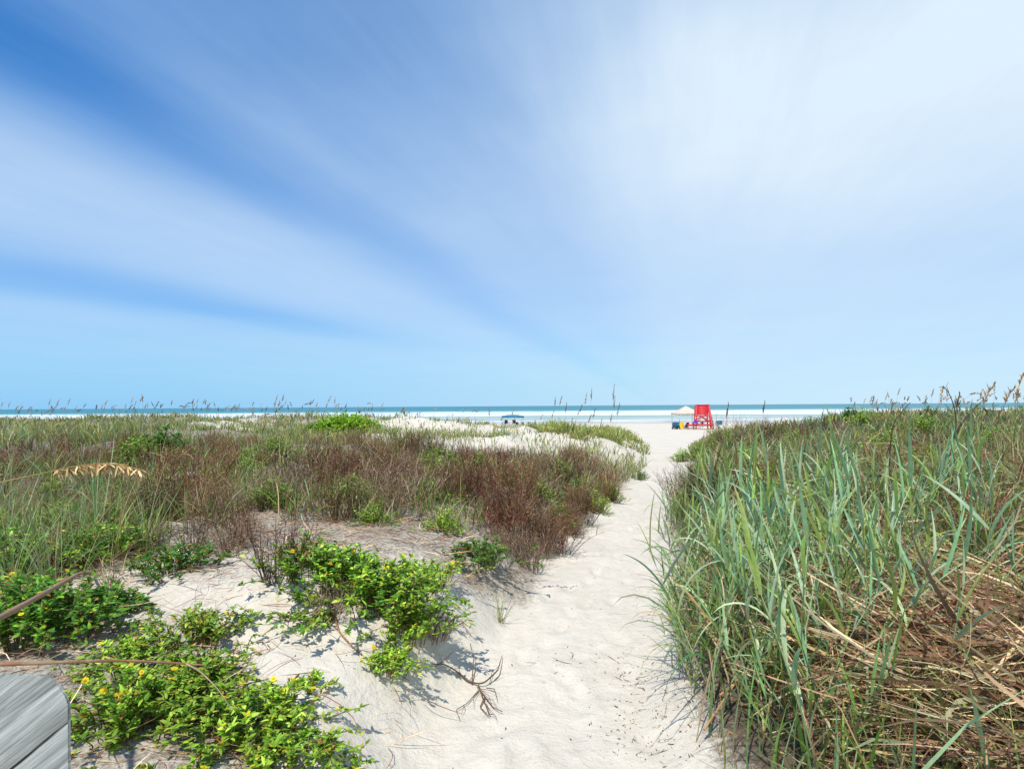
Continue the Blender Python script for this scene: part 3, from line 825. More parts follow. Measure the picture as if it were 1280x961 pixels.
def build_green_shrubs():
    pr = []
    for i, (pal, ll) in enumerate([(LEAFG, .04), (LEAFD + LEAFG, .042), ([L(120, 160, 60) * .6, L(100, 140, 52) * .6, L(150, 170, 80) * .6], .045), (LEAFD, .05)]):
        root, _ = leafy('green_shrub', .5, .42, 95, 20, ll, ll * .42, pal, L(96, 74, 50) * .6)
        pr.append(Kind(root))
    one = [(742, 640, 0, .85, 'rounded bright green shrub at the path edge below the brown thicket'), (722, 622, 1, .95, 'olive green shrub behind the bright rounded one beside the path'),
           (852, 577, 0, 1.3, 'bright green low bush at the right edge of the path'), (873, 572, 2, 1.5, 'yellowish green bush behind the bright bush right of the path'),
           (400, 618, 1, .9, 'green shrub alone in the brown thicket centre left'), (560, 596, 2, 1.1, 'light green shrub in front of the brown thicket centre'),
           (600, 596, 2, 1.0, 'pale green shrub beside the blue green tuft in the centre'), (205, 576, 3, 1.5, 'dark green bush inside the reddish shrub band at the left'),
           (170, 580, 1, 1.2, 'mid green bush left of the dark one in the shrub band'), (345, 575, 2, 1.0, 'yellow green broad shrub at the left end of the thicket'),
           (660, 600, 1, .8, 'small olive shrub amid brown twigs left of the path'), (800, 600, 1, .7, 'olive shrub on the bank at the path bend'),
           (905, 560, 1, 1.5, 'green bush in the grass nearest the lifeguard tower')]
    for px, py, k, sc, lab in one: pr[k].place(ground_at(px, py), rng.uniform(0, 6.28), sc, lab, 'shrub')
    for x, y in scatter_zone(38, Z_BROWN, -1, .3, 5, 20, .45):
        pr[[0, 2, 1][rng.integers(0, 3)]].place((x, y, T1(x, y) - .03), rng.uniform(0, 6.28), rng.uniform(.45, .95), 'green shrub growing between the dry brown shrubs left of the path', 'shrub', 'green shrubs between the dry brown shrubs', (rng.normal(0, .06), rng.normal(0, .06)))
    # mounds on the crest
    root, _ = leafy('green_mound', 1.75, .8, 620, 26, .11, .05, [L(128, 168, 40) * .72, L(146, 180, 52) * .74, L(106, 150, 36) * .7], L(96, 84, 50) * .6, lobes=False)
    b = ground_at(432, 541); Kind(root).place(b - np.array([0, 0, .08]), .3, (1, .8, 1), 'smooth bright green mound of foliage on the far left dune crest', 'shrub')
    b = ground_at(390, 545); pr[2].place(b, 1.3, (2.6, 2.0, 1.2), 'lower yellow green shoulder of the green mound on the crest', 'shrub')
    b = ground_at(1062, 528); pr[3].place(b, 1.0, (3.2, 2.2, 1.5), 'dark olive mound of foliage on the right dune crest', 'shrub')
    pts = scatter_zone(70, None, 1, .7, 5, 26, .75, u0=.15, u1=1.35)
    for x, y in pts:
        pr[rng.integers(0, 4)].place((x, y, T1(x, y) - .03), rng.uniform(0, 6.28), rng.uniform(.6, 1.0) * (1 + y / 45), 'low green shrub among the grass right of the path', 'shrub', 'low green shrubs in the grass right of the path')
    pts = scatter_zone(46, Z_NEARL, -1, .4, 3.4, 12, .4) + scatter_zone(24, Z_FARL, -1, .4, 10, 32, .8)
    for x, y in pts:
        pr[rng.integers(0, 4)].place((x, y, T1(x, y) - .03), rng.uniform(0, 6.28), rng.uniform(.4, .8) * (1 + y / 60), 'low green shrub among the grass at the left', 'shrub', 'low green shrubs in the grass at the left')
    # dark leaves under the thatch at the right edge of the path
    pts = scatter_zone(12, None, 1, .8, 2.0, 4.5, .3, u0=.2, u1=1.2)
    for x, y in pts:
        pr[3].place((x, y, T1(x, y) - .05), rng.uniform(0, 6.28), rng.uniform(.35, .55), 'dark leafy undergrowth plant beneath the straw right of the path', 'shrub', 'dark undergrowth plants beneath the straw at the right')


build_green_shrubs()


# ------------------------------------------------------------------ tall panic grass
def culm(h, nleaf, pal, llen, lw, dryleaf=.12, lean=.12):
    root = empty('panic_grass')
    g = Geo()
    P, azk, th = curve_pts(np.zeros((1, 3)) - np.array([0, 0, .04]), np.array([rng.uniform(0, 6.28)]), np.array([h]), np.array([lean]), np.array([rng.uniform(.05, .5)]), 9, 1.5, .2)
    c = np.repeat(pick(pal, 1)[:, None], 9, 1) * np.linspace(.8, 1.1, 9)[None, :, None]
    c[:, :2] = L(170, 150, 110) * .5
    tubes(g, P, np.linspace(.0055, .0022, 9)[None], c, 6)
    g.obj('stem', M_GRASS, root, True)
    t = np.linspace(.12, .97, nleaf); fi = t * 8; i0 = np.minimum(fi.astype(int), 7)
    B = P[0, i0] * (1 - (fi - i0))[:, None] + P[0, i0 + 1] * (fi - i0)[:, None]
    az0 = rng.uniform(0, 6.28); az = az0 + np.arange(nleaf) * math.pi + rng.normal(0, .45, nleaf)
    ln = llen * 1.12 * (1 - .45 * np.abs(t - .55)) * rng.uniform(.75, 1.2, nleaf)
    ln[-2:] *= .9
    lean_ = np.where(t > .8, .15, rng.uniform(.25, .6, nleaf)); bend = np.where(t > .8, rng.uniform(.05, .4, nleaf), rng.uniform(.2, 1.7, nleaf))
    cc = pick(pal, nleaf, .15)
    dr = ((rng.random(nleaf) < dryleaf * 2) & (t < .5)) | (t < .2); cc[dr] = pick(DRY, nleaf)[dr]
    g = Geo()
    blades(g, B, az, ln, lean_, bend, lw * rng.uniform(.65, 1.15, nleaf) * np.where(dr, .6, 1), cc * .92, cc * 1.08, 11, fold=.35, pw=1.6, twist=.35, wob=.35, tipdry=np.where(rng.random(nleaf) < .4, rng.uniform(.75, .95, nleaf), 2), shape=.8)
    g.obj('leaves', M_GRASS, root, True)
    return Kind(root)


def build_culms():
    BG = [L(136, 172, 126) * .7, L(154, 186, 144) * .72, L(124, 158, 92) * .68, L(186, 202, 154) * .72, L(158, 178, 92) * .68]
    YG = G_GREEN + G_BLUE
    _c = culm
    def culm_(h, n, p, l, w, *a, **k): return _c(h, n, p, l, w * 1.2, *a, **k)
    ks = [culm_(1.0, 9, BG, .42, .009), culm_(.8, 8, BG, .38, .008), culm_(1.15, 10, BG, .48, .010, lean=.2), culm_(.65, 7, YG, .34, .007),
          culm_(.9, 9, YG, .40, .008, .25), culm_(1.05, 9, BG, .45, .011, lean=.3), culm_(.75, 8, BG, .42, .009, .2, .35), culm_(.55, 7, YG, .3, .006)]
    lab = 'tall blue green panic grass stalk on the dune right of the path'
    grp = 'blue green panic grass stalks right of the path'
    def bias(x, y, px, py):
        return np.clip(.4 + 2.6 * fbm(x * .9 + 3, y * .9, 3), .03, 1) * np.where(y < 5.5, 1.0, .3)
    pts = scatter_zone(204, None, 1, .34, 2.3, 13, .10, u0=.18, u1=1.15, bias=bias)
    for x, y in pts:
        k = ks[rng.integers(0, 8)]
        far = y > 6
        k.place((x, y, T1(x, y)), rng.uniform(0, 6.28), rng.uniform(.55, .95) * (.9 if far else 1.0), lab, 'grass', grp, (rng.normal(0, .12), rng.normal(0, .12)))
    near = [(985, 800, 0, 1.0, .0, 'blue green grass stalk in the big near clump right of the path'), (1000, 815, 2, .95, 0, None), (960, 790, 5, .9, 0, None), (1030, 800, 1, 1.05, 0, None),
            (930, 800, 6, .95, 0, None), (915, 770, 4, .9, 0, None), (1050, 770, 0, .95, 0, None), (945, 830, 3, 1.0, 0, None), (1080, 830, 2, .9, 0, None), (975, 760, 2, .95, 0, None),
            (900, 800, 1, .9, 0, None), (1010, 745, 5, .95, 0, None), (935, 745, 0, .85, 0, None), (880, 770, 6, .8, 0, None)]
    for px, py, k, sc, _, _l in near:
        b = ground_at(px, py)
        ks[k].place(b, rng.uniform(0, 6.28), sc, 'broad bladed blue green grass stalk in the dense clump beside the path', 'grass', 'grass stalks of the dense clump beside the path', (rng.normal(0, .1), rng.normal(0, .1)))
    for x, y in scatter_zone(62, [(850, 690), (1000, 680), (1075, 720), (1080, 850), (1040, 1000), (900, 1000), (880, 780)], 1, .3, 2.2, 7, .07, u0=.15, u1=1):
        ks[rng.integers(0, 7)].place((x, y, T1(x, y)), rng.uniform(0, 6.28), rng.uniform(.65, .95), 'broad bladed blue green grass stalk in the dense clump beside the path', 'grass', 'grass stalks of the dense clump beside the path', (rng.normal(0, .12), rng.normal(0, .12)))
    big = [(1215, 790, 5, .85, (0.0, -.12), 'tall broad bladed grass stalk leaning left near the right edge'), (1190, 760, 2, .85, (.05, .05), 'tall upright grass stalk just left of the leaning one'),
           (1268, 850, 0, .85, (0, .02), 'large pale grass stalk at the right edge above the straw'), (1255, 700, 2, .85, (0, .12), 'tall grass stalk bending out of the right edge'),
           (1110, 720, 2, .9, (.05, -.15), 'long grass stalk leaning left in front of the dark dead stem'), (1165, 720, 0, .85, (0, .08), 'grass stalk standing between the leaning stalk and the dead branch'),
           (905, 720, 6, 1.0, (-.1, -.42), 'grass stalk leaning far out over the sandy path'), (885, 700, 1, 1.0, (0, -.3), 'slender grass stalk leaning over the path edge'),
           (870, 760, 4, .85, (-.1, -.45), 'low grass stalk arching over the path near the camera')]
    for px, py, k, sc, ti, lb in big:
        ks[k].place(ground_at(px, py), rng.uniform(0, 6.28), sc, lb, 'grass', None, ti)
    # left: fine arching tufts
    def tuft(n, h, w, pal, lean=.35, bend=1.2, name='grass_tuft', dry=.15, r=.05, K=9):
        root = empty(name); g = Geo(); a = rng.uniform(0, 6.28, n); rr = r * np.sqrt(rng.random(n))
        base = np.stack([np.cos(a) * rr, np.sin(a) * rr, np.full(n, -.02)], -1)
        c = pick(pal, n, .18); d = rng.random(n) < dry; c[d] = pick(DRY, n)[d]
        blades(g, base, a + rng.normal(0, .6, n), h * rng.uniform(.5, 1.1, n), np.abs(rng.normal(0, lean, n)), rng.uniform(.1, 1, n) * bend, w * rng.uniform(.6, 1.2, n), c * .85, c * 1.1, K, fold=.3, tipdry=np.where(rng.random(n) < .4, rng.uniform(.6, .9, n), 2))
        g.obj('blades', M_GRASS, root, True)
        g = Geo(); n2 = n // 2; a = rng.uniform(0, 6.28, n2); base = np.stack([np.cos(a) * r, np.sin(a) * r, np.full(n2, -.01)], -1)
        c = pick(DRY, n2, .2); blades(g, base, a, h * rng.uniform(.15, .4, n2), rng.uniform(.3, 1.1, n2), rng.uniform(.3, 1.4, n2), np.full(n2, w * .8), c, c, 6)
        g.obj('dry_sheaths', M_DRY, root)
        return Kind(root)
    tk = [tuft(34, 1.0, .0035, G_GREEN + G_BLUE), tuft(26, .85, .003, G_GREEN + G_YEL), tuft(30, .9, .0035, G_BLUE)]
    pts = scatter_zone(26, Z_NEARL, -1, .4, 3.4, 9, .3, u0=-1.3, u1=-.3)
    for x, y in pts:
        tk[rng.integers(0, 3)].place((x, y, T1(x, y)), rng.uniform(0, 6.28), rng.uniform(.7, 1.1), 'long arching green grass tuft at the left edge of the dunes', 'grass tuft', 'arching grass tufts at the left')
    for px, py, k in ((15, 745, 0), (60, 735, 2), (95, 710, 0), (140, 700, 1), (-30, 730, 2), (180, 690, 0), (40, 690, 1), (120, 670, 2), (75, 790, 1), (10, 700, 0)):
        tk[k].place(ground_at(px, py), rng.uniform(0, 6.28), rng.uniform(.75, 1.05), 'long arching green grass tuft at the left edge of the dunes', 'grass tuft', 'arching grass tufts at the left')
    tuft(26, .32, .0022, G_GREEN, .25, .9, dry=.3, r=.03).place(ground_at(625, 778), 0, 1, 'small grass tuft with straw base alone on the bank sand', 'grass tuft')
    tk[2].place(ground_at(638, 605), 0, .8, 'blue green grass tuft standing up in the centre thicket', 'grass tuft')
    tk[0].place(ground_at(520, 600), 0, .75, 'thin green tuft in the brown thicket with one long bent blade', 'grass tuft')
    far = tuft(60, .9, .012, G_GREEN + G_YEL, .4, 1.0, r=.25, K=5)
    far.place(ground_at(931 - 45, 541), 0, .8, 'small isolated grass clump on the beach sand left of the tower path', 'grass tuft')
    sp = tuft(46, .42, .0028, DRY, .7, 1.0, dry=1, r=.05)
    sp.place(ground_at(140, 735), 0, 1, 'clump of bent dead straw on the sand behind the post', 'grass tuft')


build_culms()


# ------------------------------------------------------------------ sea oats
def sea_oat(h, bend, big=1.0, nsp=36, seed_c=None):
    root = empty('sea_oats'); g = Geo()
    K = 10
    P, azk, th = curve_pts(np.zeros((1, 3)), np.array([0.]), np.array([h]), np.array([.04]), np.array([bend]), K, 2.6, .0)
    c = np.repeat((L(170, 155, 100) * .5)[None, None], K, 1)
    tubes(g, P, np.linspace(.004, .002, K)[None] * big, c)
    g.obj('stem', M_DRY, root)
    t = rng.uniform(.76, 1.0, nsp); fi = t * (K - 1); i0 = np.minimum(fi.astype(int), K - 2); fr = (fi - i0)[:, None]
    B = P[0, i0] * (1 - fr) + P[0, i0 + 1] * fr
    pc = pick(seed_c or [L(196, 166, 112) * .6, L(170, 138, 96) * .6, L(140, 110, 80) * .56], nsp)
    g = Geo()
    blades(g, B, rng.normal(0, 1.4, nsp), rng.uniform(.04, .09, nsp) * (1.25 - t) * 3.0, rng.uniform(.15, .7, nsp), rng.uniform(.3, 1.4, nsp), rng.uniform(.006, .010, nsp) * big, pc, pc, 5, shape=.5)
    g.obj('seed_head', M_DRY, root)
    return Kind(root)


def build_sea_oats():
    dark = [L(120, 96, 72) * .5, L(98, 78, 62) * .5, L(150, 124, 88) * .5]
    ks = [sea_oat(1.25, .5, 1.3), sea_oat(1.1, 1.0, 1.3), sea_oat(1.35, .3, 1.3), sea_oat(1.2, 1.7, 1.3), sea_oat(1.0, .3, 1.3, seed_c=dark), sea_oat(1.15, .6, 1.3, seed_c=dark)]
    def run(n, px0, px1, y0, y1, lab, grp, s0, s1):
        for i in range(n):
            px = px0 + (px1 - px0) * rng.random(); Y = rng.uniform(y0, y1)
            x = (px - CX) / F * Y
            ks[rng.integers(0, 6)].place((x, Y, T1(x, Y) - .05), rng.normal(.2, .9), rng.uniform(s0, s1), lab, 'sea oats', grp)
    run(165, -110, 475, 24, 34, 'sea oats stalk with tan seed head on the far left dune crest', 'sea oats along the left dune crest', .7, 1.05)
    run(16, 480, 690, 22, 34, 'sea oats stalk above the surf line on the centre dune crest', 'sea oats on the centre dune crest', .75, 1.15)
    run(78, 1060, 1330, 20, 32, 'sea oats stalk with brown seed head on the right dune crest', 'sea oats along the right dune crest', .75, 1.05)
    mid = [(697, 500), (700, 497), (709, 507), (722, 510), (726, 507), (732, 494), (741, 490), (742, 512), (768, 487), (769, 500), (772, 507), (736, 520), (752, 525), (765, 520), (690, 515), (716, 523)]
    dk = [4, 5, 4, 1, 5, 0, 4, 5, 4, 4, 5, 5, 2, 4, 0, 5]
    for (px, py), k in zip(mid, dk):
        Y = rng.uniform(19, 23); top = at(px, py, Y); zb = T1(top[0], Y); hh = [1.25, 1.1, 1.35, 1.2, 1.0, 1.15][k]
        ks[k].place((top[0] - .1, Y, zb), rng.normal(0, .8), (.7, .7, max(.5, (top[2] - zb) / (hh * .93))), 'dark headed sea oats stalk on the grassy rise left of the path', 'sea oats', 'sea oats on the rise left of the path')
    near = [(1232, 478, 7.0), (1258, 482, 7.6), (1276, 480, 6.5), (1205, 500, 8.5), (1185, 490, 9.5), (915, 512, 11.5), (960, 508, 12.5)]
    labs = ['brown feathery seed stalk right of the dead branch against the sky', 'second feathery seed stalk further right of the dead branch', 'seed stalk touching the right edge against the sky',
            'short seed stalk directly right of the dead branch', 'pale upright seed stalk behind the dead branch', 'dark bare seed stalk leaning just right of the lifeguard tower', 'thin dark seed stalk on the grass between tower and right crest']
    for (px, py, Y), lb, k in zip(near, labs, [1, 1, 0, 4, 0, 4, 4]):
        top = at(px, py, Y); zb = T1(top[0], Y); hh = [1.25, 1.1, 1.35, 1.2, 1.0, 1.15][k]; s = (top[2] - zb) / (hh * .9)
        ks[k].place((top[0] - .15, Y, zb), rng.normal(0, .4), (.6, .6, s), lb, 'sea oats')


build_sea_oats()


def poly_tube(pts, rad, K=40):
    pts = np.array(pts, float); t = np.concatenate([[0], np.cumsum(np.linalg.norm(np.diff(pts, axis=0), axis=1))]); t /= t[-1]
    tt = np.linspace(0, 1, K); P = np.stack([np.interp(tt, t, pts[:, i]) for i in range(3)], -1)
    for _ in range(3): P[1:-1] = (P[:-2] + P[2:] + 2 * P[1:-1]) / 4
    r = np.interp(tt, np.linspace(0, 1, len(rad)), rad)
    return P, r


def build_near_stalks():
    # drooping sea oats head reaching in from the left
    root = empty('sea_oats', (0, 0, 0)); g = Geo()
    b = np.array([-2.75, 2.0, T1(-2.75, 2.0)])
    P, r = poly_tube([b, b + np.array([.15, 0, .6]), at(-120, 632, 2.0), at(-20, 607, 2.0), at(50, 592, 2.0), at(100, 581, 2.0), at(140, 577, 2.0), at(172, 586, 2.0)], [.004, .0035, .003, .0025, .0012], 60)
    tubes(g, P[None], r[None], np.linspace(0, 1, 60)[None, :, None] * L(190, 160, 100) * .6 + (1 - np.linspace(0, 1, 60))[None, :, None] * L(130, 150, 90) * .6, 6)
    g.obj('stem', M_GRASS, root, True)
    g = Geo(); n = 120
    i = rng.integers(51, 60, n); B = P[i]
    c = pick([L(206, 176, 122) * .5, L(184, 148, 98) * .5, L(220, 198, 150) * .5, L(150, 112, 70) * .46], n, .15)
    blades(g, B, rng.normal(-.2, .7, n), rng.uniform(.025, .062, n), rng.uniform(1.5, 2.7, n), rng.uniform(.0, .5, n), rng.uniform(.0022, .0042, n), c * .9, c * 1.1, 6, fold=.4, shape=.6)
    g.obj('seed_head', M_DRY, root)
    tag(root, 'golden drooping sea oats head reaching in from the left edge', 'sea oats')
    # dry cane leaning towards the camera
    b = ground_at(118, 712)
    P, r = poly_tube([b - np.array([0, 0, .03]), at(100, 716, 3.2), at(40, 750, 2.1), at(-30, 788, 1.65)], [.008, .010, .010, .011], 40)
    g = Geo(); c = np.repeat(pick([L(150, 122, 98) * .6], 40, .12)[None], 1, 0); tubes(g, P[None], (r * (1 + .08 * np.sin(np.arange(40) * 1.3)))[None], c, 8)
    tag(g.obj('dry_cane', M_WOODY, None, True), 'thick grey brown dry cane rising from the straw at the left edge', 'stick')
    # dry flat stalk above the post, tip snapped down
    b = np.array([-2.3, 1.5, T1(-2.3, 1.5)])
    root = empty('dry_stalk')
    P, r = poly_tube([b, b + np.array([.25, 0, .5]), at(-60, 832, 1.6), at(60, 828, 1.65), at(150, 825, 1.75), at(215, 828, 1.85), at(255, 831, 1.9)], [.006, .0065, .006, .0055, .003], 60)
    g = Geo(); tubes(g, P[None], r[None], pick([L(168, 140, 110) * .62, L(150, 112, 84) * .6], 60, .1)[None], 7)
    g.obj('stem', M_WOODY, root, True)
    P, r = poly_tube([at(232, 829, 1.87), at(250, 838, 1.88), at(272, 860, 1.88), at(290, 886, 1.88)], [.003, .0022, .0012], 16)
    g = Geo(); tubes(g, P[None], r[None], pick([L(200, 178, 140) * .62], 16, .1)[None], 5)
    g.obj('snapped_tip', M_WOODY, root, True)
    tag(root, 'horizontal dry stalk with snapped tip passing above the wooden post', 'stalk')
    # dead branch against the sky on the right
    def branch(name, base, paths, label, mat=M_WOODY, col=L(84, 72, 62) * .6):
        root = empty(name); g = Geo()
        P, r = poly_tube(*paths[0]); tubes(g, P[None], r[None], pick([col], len(P), .15)[None], 7); g.obj('limb', mat, root, True)
        for pth in paths[1:]:
            g = Geo(); P, r = poly_tube(*pth); tubes(g, P[None], r[None], pick([col], len(P), .15)[None], 6); g.obj('side_branch', mat, root, True)
        return tag(root, label, 'branch')
    Y = 6.5; b = at(1178, 600, Y); b[2] = T1(b[0], Y) - .03
    branch('dead_branch', b, [([b, at(1188, 556, Y), at(1196, 530, Y), at(1193, 508, Y), at(1186, 490, Y), at(1178, 481, Y), at(1174, 484, Y)], [.016, .013, .009, .006, .003]),
                              ([at(1190, 552, Y), at(1200, 532, Y), at(1214, 514, Y), at(1230, 499, Y)], [.012, .008, .003]),
                              ([at(1206, 524, Y), at(1222, 510, Y + .2), at(1246, 514, Y + .3), at(1262, 511, Y + .3)], [.006, .004, .002]),
                              ([at(1186, 490, Y), at(1183, 482, Y), at(1186, 477, Y)], [.003, .001])], 'dark forked dead branch rising above the grass against the sky')
    Y = 5.5; b = at(1112, 590, Y); b[2] = T1(b[0], Y) - .03
    branch('dead_shoot', b, [([b, at(1112, 565, Y), at(1116, 530, Y), at(1126, 515, Y), at(1138, 503, Y)], [.009, .007, .003]), ([at(1114, 545, Y), at(1106, 528, Y)], [.004, .002])],
           'thin dark dead stem left of the forked dead branch')
    # driftwood twig on the sand
    def gp(px, py, h=.012): return ground_at(px, py) + np.array([0, 0, h])
    branch('driftwood_twig', None, [([gp(541, 838, .03), gp(556, 838, .04), gp(572, 843), gp(588, 856), gp(604, 862, .03), gp(622, 850, .05), gp(628, 822, .02)], [.003, .0055, .005, .0035, .0015]),
                                    *[([gp(qx, qy), gp(qx + ax * .5 + jx, qy + ay * .5, .03), gp(qx + ax, qy + ay, .02)], [.0022, .0015, .0007]) for qx, qy, ax, ay, jx in ((596, 861, 20, 30, 5), (600, 866, -8, 22, -4), (604, 876, 18, 14, 3), (608, 884, 12, 16, -3), (610, 890, -6, 14, 2), (586, 855, 14, -20, 3), (612, 858, 14, -24, -4), (618, 852, 12, -6, 2), (576, 846, -10, -12, 2), (600, 864, 26, 10, 2), (580, 884, -4, 14, 2), (612, 896, 10, 10, 1))],
                                    ([gp(598, 860), gp(604, 878), gp(612, 898, .02)], [.006, .004, .002]), ([gp(602, 868), gp(616, 886), gp(628, 893)], [.004, .002]),
                                    ([gp(598, 866), gp(584, 882), gp(570, 890), gp(575, 904)], [.003, .0015]), ([gp(590, 857), gp(592, 835, .06), gp(588, 820, .08)], [.004, .002]),
                                    ([gp(606, 874), gp(600, 888), gp(612, 902)], [.004, .0015]), ([gp(608, 862), gp(618, 868, .03), gp(622, 880)], [.003, .0015])],
           'branching reddish driftwood twig lying on the bank sand', col=L(122, 96, 80) * .5)
    branch('driftwood_twig', None, [([gp(400, 745, .03), gp(416, 772, .03), gp(424, 795), gp(440, 812), gp(452, 822)], [.007, .006, .004]), ([gp(418, 780), gp(404, 770, .03), gp(396, 764)], [.004, .002])],
           'bare bent root at the left foot of the wide daisy plant', col=L(150, 116, 92) * .6)
    # dry fallen canes in the thatch at the right
    cs = [((900, 905), (1120, 775)), ((1040, 850), (1280, 838)), ((1000, 880), (1190, 770)), ((1110, 700), (1275, 905)), ((1090, 775), (1290, 760)), ((930, 870), (1075, 961)), ((1140, 930), (1275, 800)), ((1060, 890), (1160, 961)), ((1180, 880), (1290, 945)), ((880, 930), (960, 850))]
    for a, b in cs:
        A = ground_at(*a) + np.array([0, 0, rng.uniform(.05, .2)]); B = ground_at(*b) + np.array([0, 0, rng.uniform(.12, .3)])
        mid_ = (A + B) / 2 + np.array([0, 0, rng.uniform(.02, .1)])
        P, r = poly_tube([A, mid_, B], [.006, .005, .0025], 30)
        g = Geo(); tubes(g, P[None], r[None], pick([L(196, 160, 112) * .62, L(178, 140, 96) * .6], 30, .1)[None], 6)
        tag(g.obj('dry_cane', M_DRY, None, True), 'fallen tan cane lying across the straw at the lower right', 'stick', 'fallen canes in the straw at the lower right')


build_near_stalks()


# ------------------------------------------------------------------ post
def box(g, c, s, col=(1, 1, 1), rot=None):
    v = np.array([[x, y, z] for x in (-.5, .5) for y in (-.5, .5) for z in (-.5, .5)]) * np.array(s)
    if rot is not None: v = v @ np.array(rot).T
    g.add(v + np.array(c), [[0, 1, 3, 2], [4, 6, 7, 5], [0, 4, 5, 1], [2, 3, 7, 6], [0, 2, 6, 4], [1, 5, 7, 3]], np.tile(np.array(col, float), (8, 1)))


def bar(g, a, b, w, t, col=(1, 1, 1), up=(0, 0, 1)):
    a = np.array(a, float); b = np.array(b, float); z = b - a; ln = np.linalg.norm(z); z /= ln
    u = np.array(up, float)
    if abs(np.dot(u, z)) > .95: u = np.array([0, 1., 0])
    x = np.cross(u, z); x /= np.linalg.norm(x); y = np.cross(z, x)
    box(g, (a + b) / 2, (w, t, ln), col, np.stack([x, y, z], 1))


def build_post():
    m, nt, nd = newmat('weathered_wood'); lk = nt.links.new
    tc = nd('ShaderNodeTexCoord')
    mp0 = nd('ShaderNodeMapping'); mp0.inputs['Rotation'].default_value = (0, R(33), 0); lk(tc.outputs['Object'], mp0.inputs['Vector'])
    wn = nd('ShaderNodeTexNoise', Scale=9.0, Detail=2.0); lk(mp0.outputs[0], wn.inputs['Vector'])
    wv = nd('ShaderNodeVectorMath', operation='SCALE'); wv.inputs['Scale'].default_value = .007; lk(wn.outputs['Color'], wv.inputs[0])
    wa = nd('ShaderNodeVectorMath', operation='ADD'); lk(mp0.outputs[0], wa.inputs[0]); lk(wv.outputs[0], wa.inputs[1])

    def st(scale, det, sx, sz):
        mp = nd('ShaderNodeMapping'); mp.inputs['Scale'].default_value = (sx, 1, sz); lk(wa.outputs[0], mp.inputs['Vector'])
        n = nd('ShaderNodeTexNoise', Scale=scale, Detail=det, Roughness=.65); lk(mp.outputs[0], n.inputs['Vector']); return n.outputs['Fac']
    broad, fine, crk = st(22, 5, .14, 1), st(150, 6, .045, 1), st(120, 3, .022, 1)
    ra = nd('ShaderNodeValToRGB'); e = ra.color_ramp.elements
    e[0].position = .32; e[0].color = (.10, .098, .082, 1); e[1].position = .66; e[1].color = (.88, .86, .78, 1); k = e.new(.5); k.color = (.46, .46, .41, 1)
    ad = nd('ShaderNodeMath', operation='MULTIPLY_ADD'); ad.inputs[1].default_value = .55; lk(fine, ad.inputs[0])
    a2 = nd('ShaderNodeMath', operation='MULTIPLY'); a2.inputs[1].default_value = .48; lk(broad, a2.inputs[0]); lk(a2.outputs[0], ad.inputs[2]); lk(ad.outputs[0], ra.inputs[0])
    cm = nd('ShaderNodeMapRange'); cm.inputs['From Min'].default_value = .37; cm.inputs['From Max'].default_value = .33; lk(crk, cm.inputs['Value'])
    mx = nd('ShaderNodeMix', data_type='RGBA'); lk(cm.outputs[0], mx.inputs['Factor']); lk(ra.outputs[0], mx.inputs[6]); mx.inputs[7].default_value = (.04, .042, .04, 1)
    p = nd('ShaderNodeBsdfPrincipled', Roughness=.85); p.inputs['Specular IOR Level'].default_value = .2; lk(mx.outputs[2], p.inputs['Base Color'])
    sb = nd('ShaderNodeMath', operation='SUBTRACT'); lk(ad.outputs[0], sb.inputs[0]); lk(cm.outputs[0], sb.inputs[1])
    b = nd('ShaderNodeBump', Strength=.7, Distance=.004); lk(sb.outputs[0], b.inputs['Height']); lk(b.outputs[0], p.inputs['Normal'])
    out = nd('ShaderNodeOutputMaterial'); lk(p.outputs[0], out.inputs['Surface'])
    import bmesh
    Y = .95; tr = at(88, 835, Y); zt = tr[2]; xr = tr[0]; w = .24; dp = .2; zb = T1(xr, Y + .1) - .15
    ch = .028
    # front outline (x,z), top right corner worn off; the top is cut sloping away from the camera
    pr = [(xr - w, zb), (xr, zb), (xr, zt - .058), (xr - .004, zt - .042), (xr - .012, zt - .024), (xr - .023, zt - .004), (xr - .029, zt), (xr - w + .03, zt + .062), (xr - w, zt + .05)]
    bm = bmesh.new()
    f = [bm.verts.new((x - xr, 0, z - zb)) for x, z in pr]
    bk = [bm.verts.new((x - xr, dp, (z - zb) - (0.16 if z > zb + .1 else 0))) for x, z in pr]
    bm.faces.new(f); bm.faces.new(bk[::-1])
    n = len(pr)
    for i in range(n): bm.faces.new([f[i], bk[i], bk[(i + 1) % n], f[(i + 1) % n]])
    bmesh.ops.recalc_face_normals(bm, faces=bm.faces)
    bmesh.ops.bevel(bm, geom=[e for e in bm.edges if all(v.co.y < .01 for v in e.verts)], offset=.004, segments=2, affect='EDGES')
    me = bpy.data.meshes.new('wooden_post'); bm.to_mesh(me); me.materials.append(m)
    o = bpy.data.objects.new('wooden_post', me); COL.objects.link(o); o.location = (xr, Y, zb); o.rotation_euler = (0, 0, R(39))
    tag(o, 'weathered grey wooden post with worn corner at the lower left', 'post')


build_post()


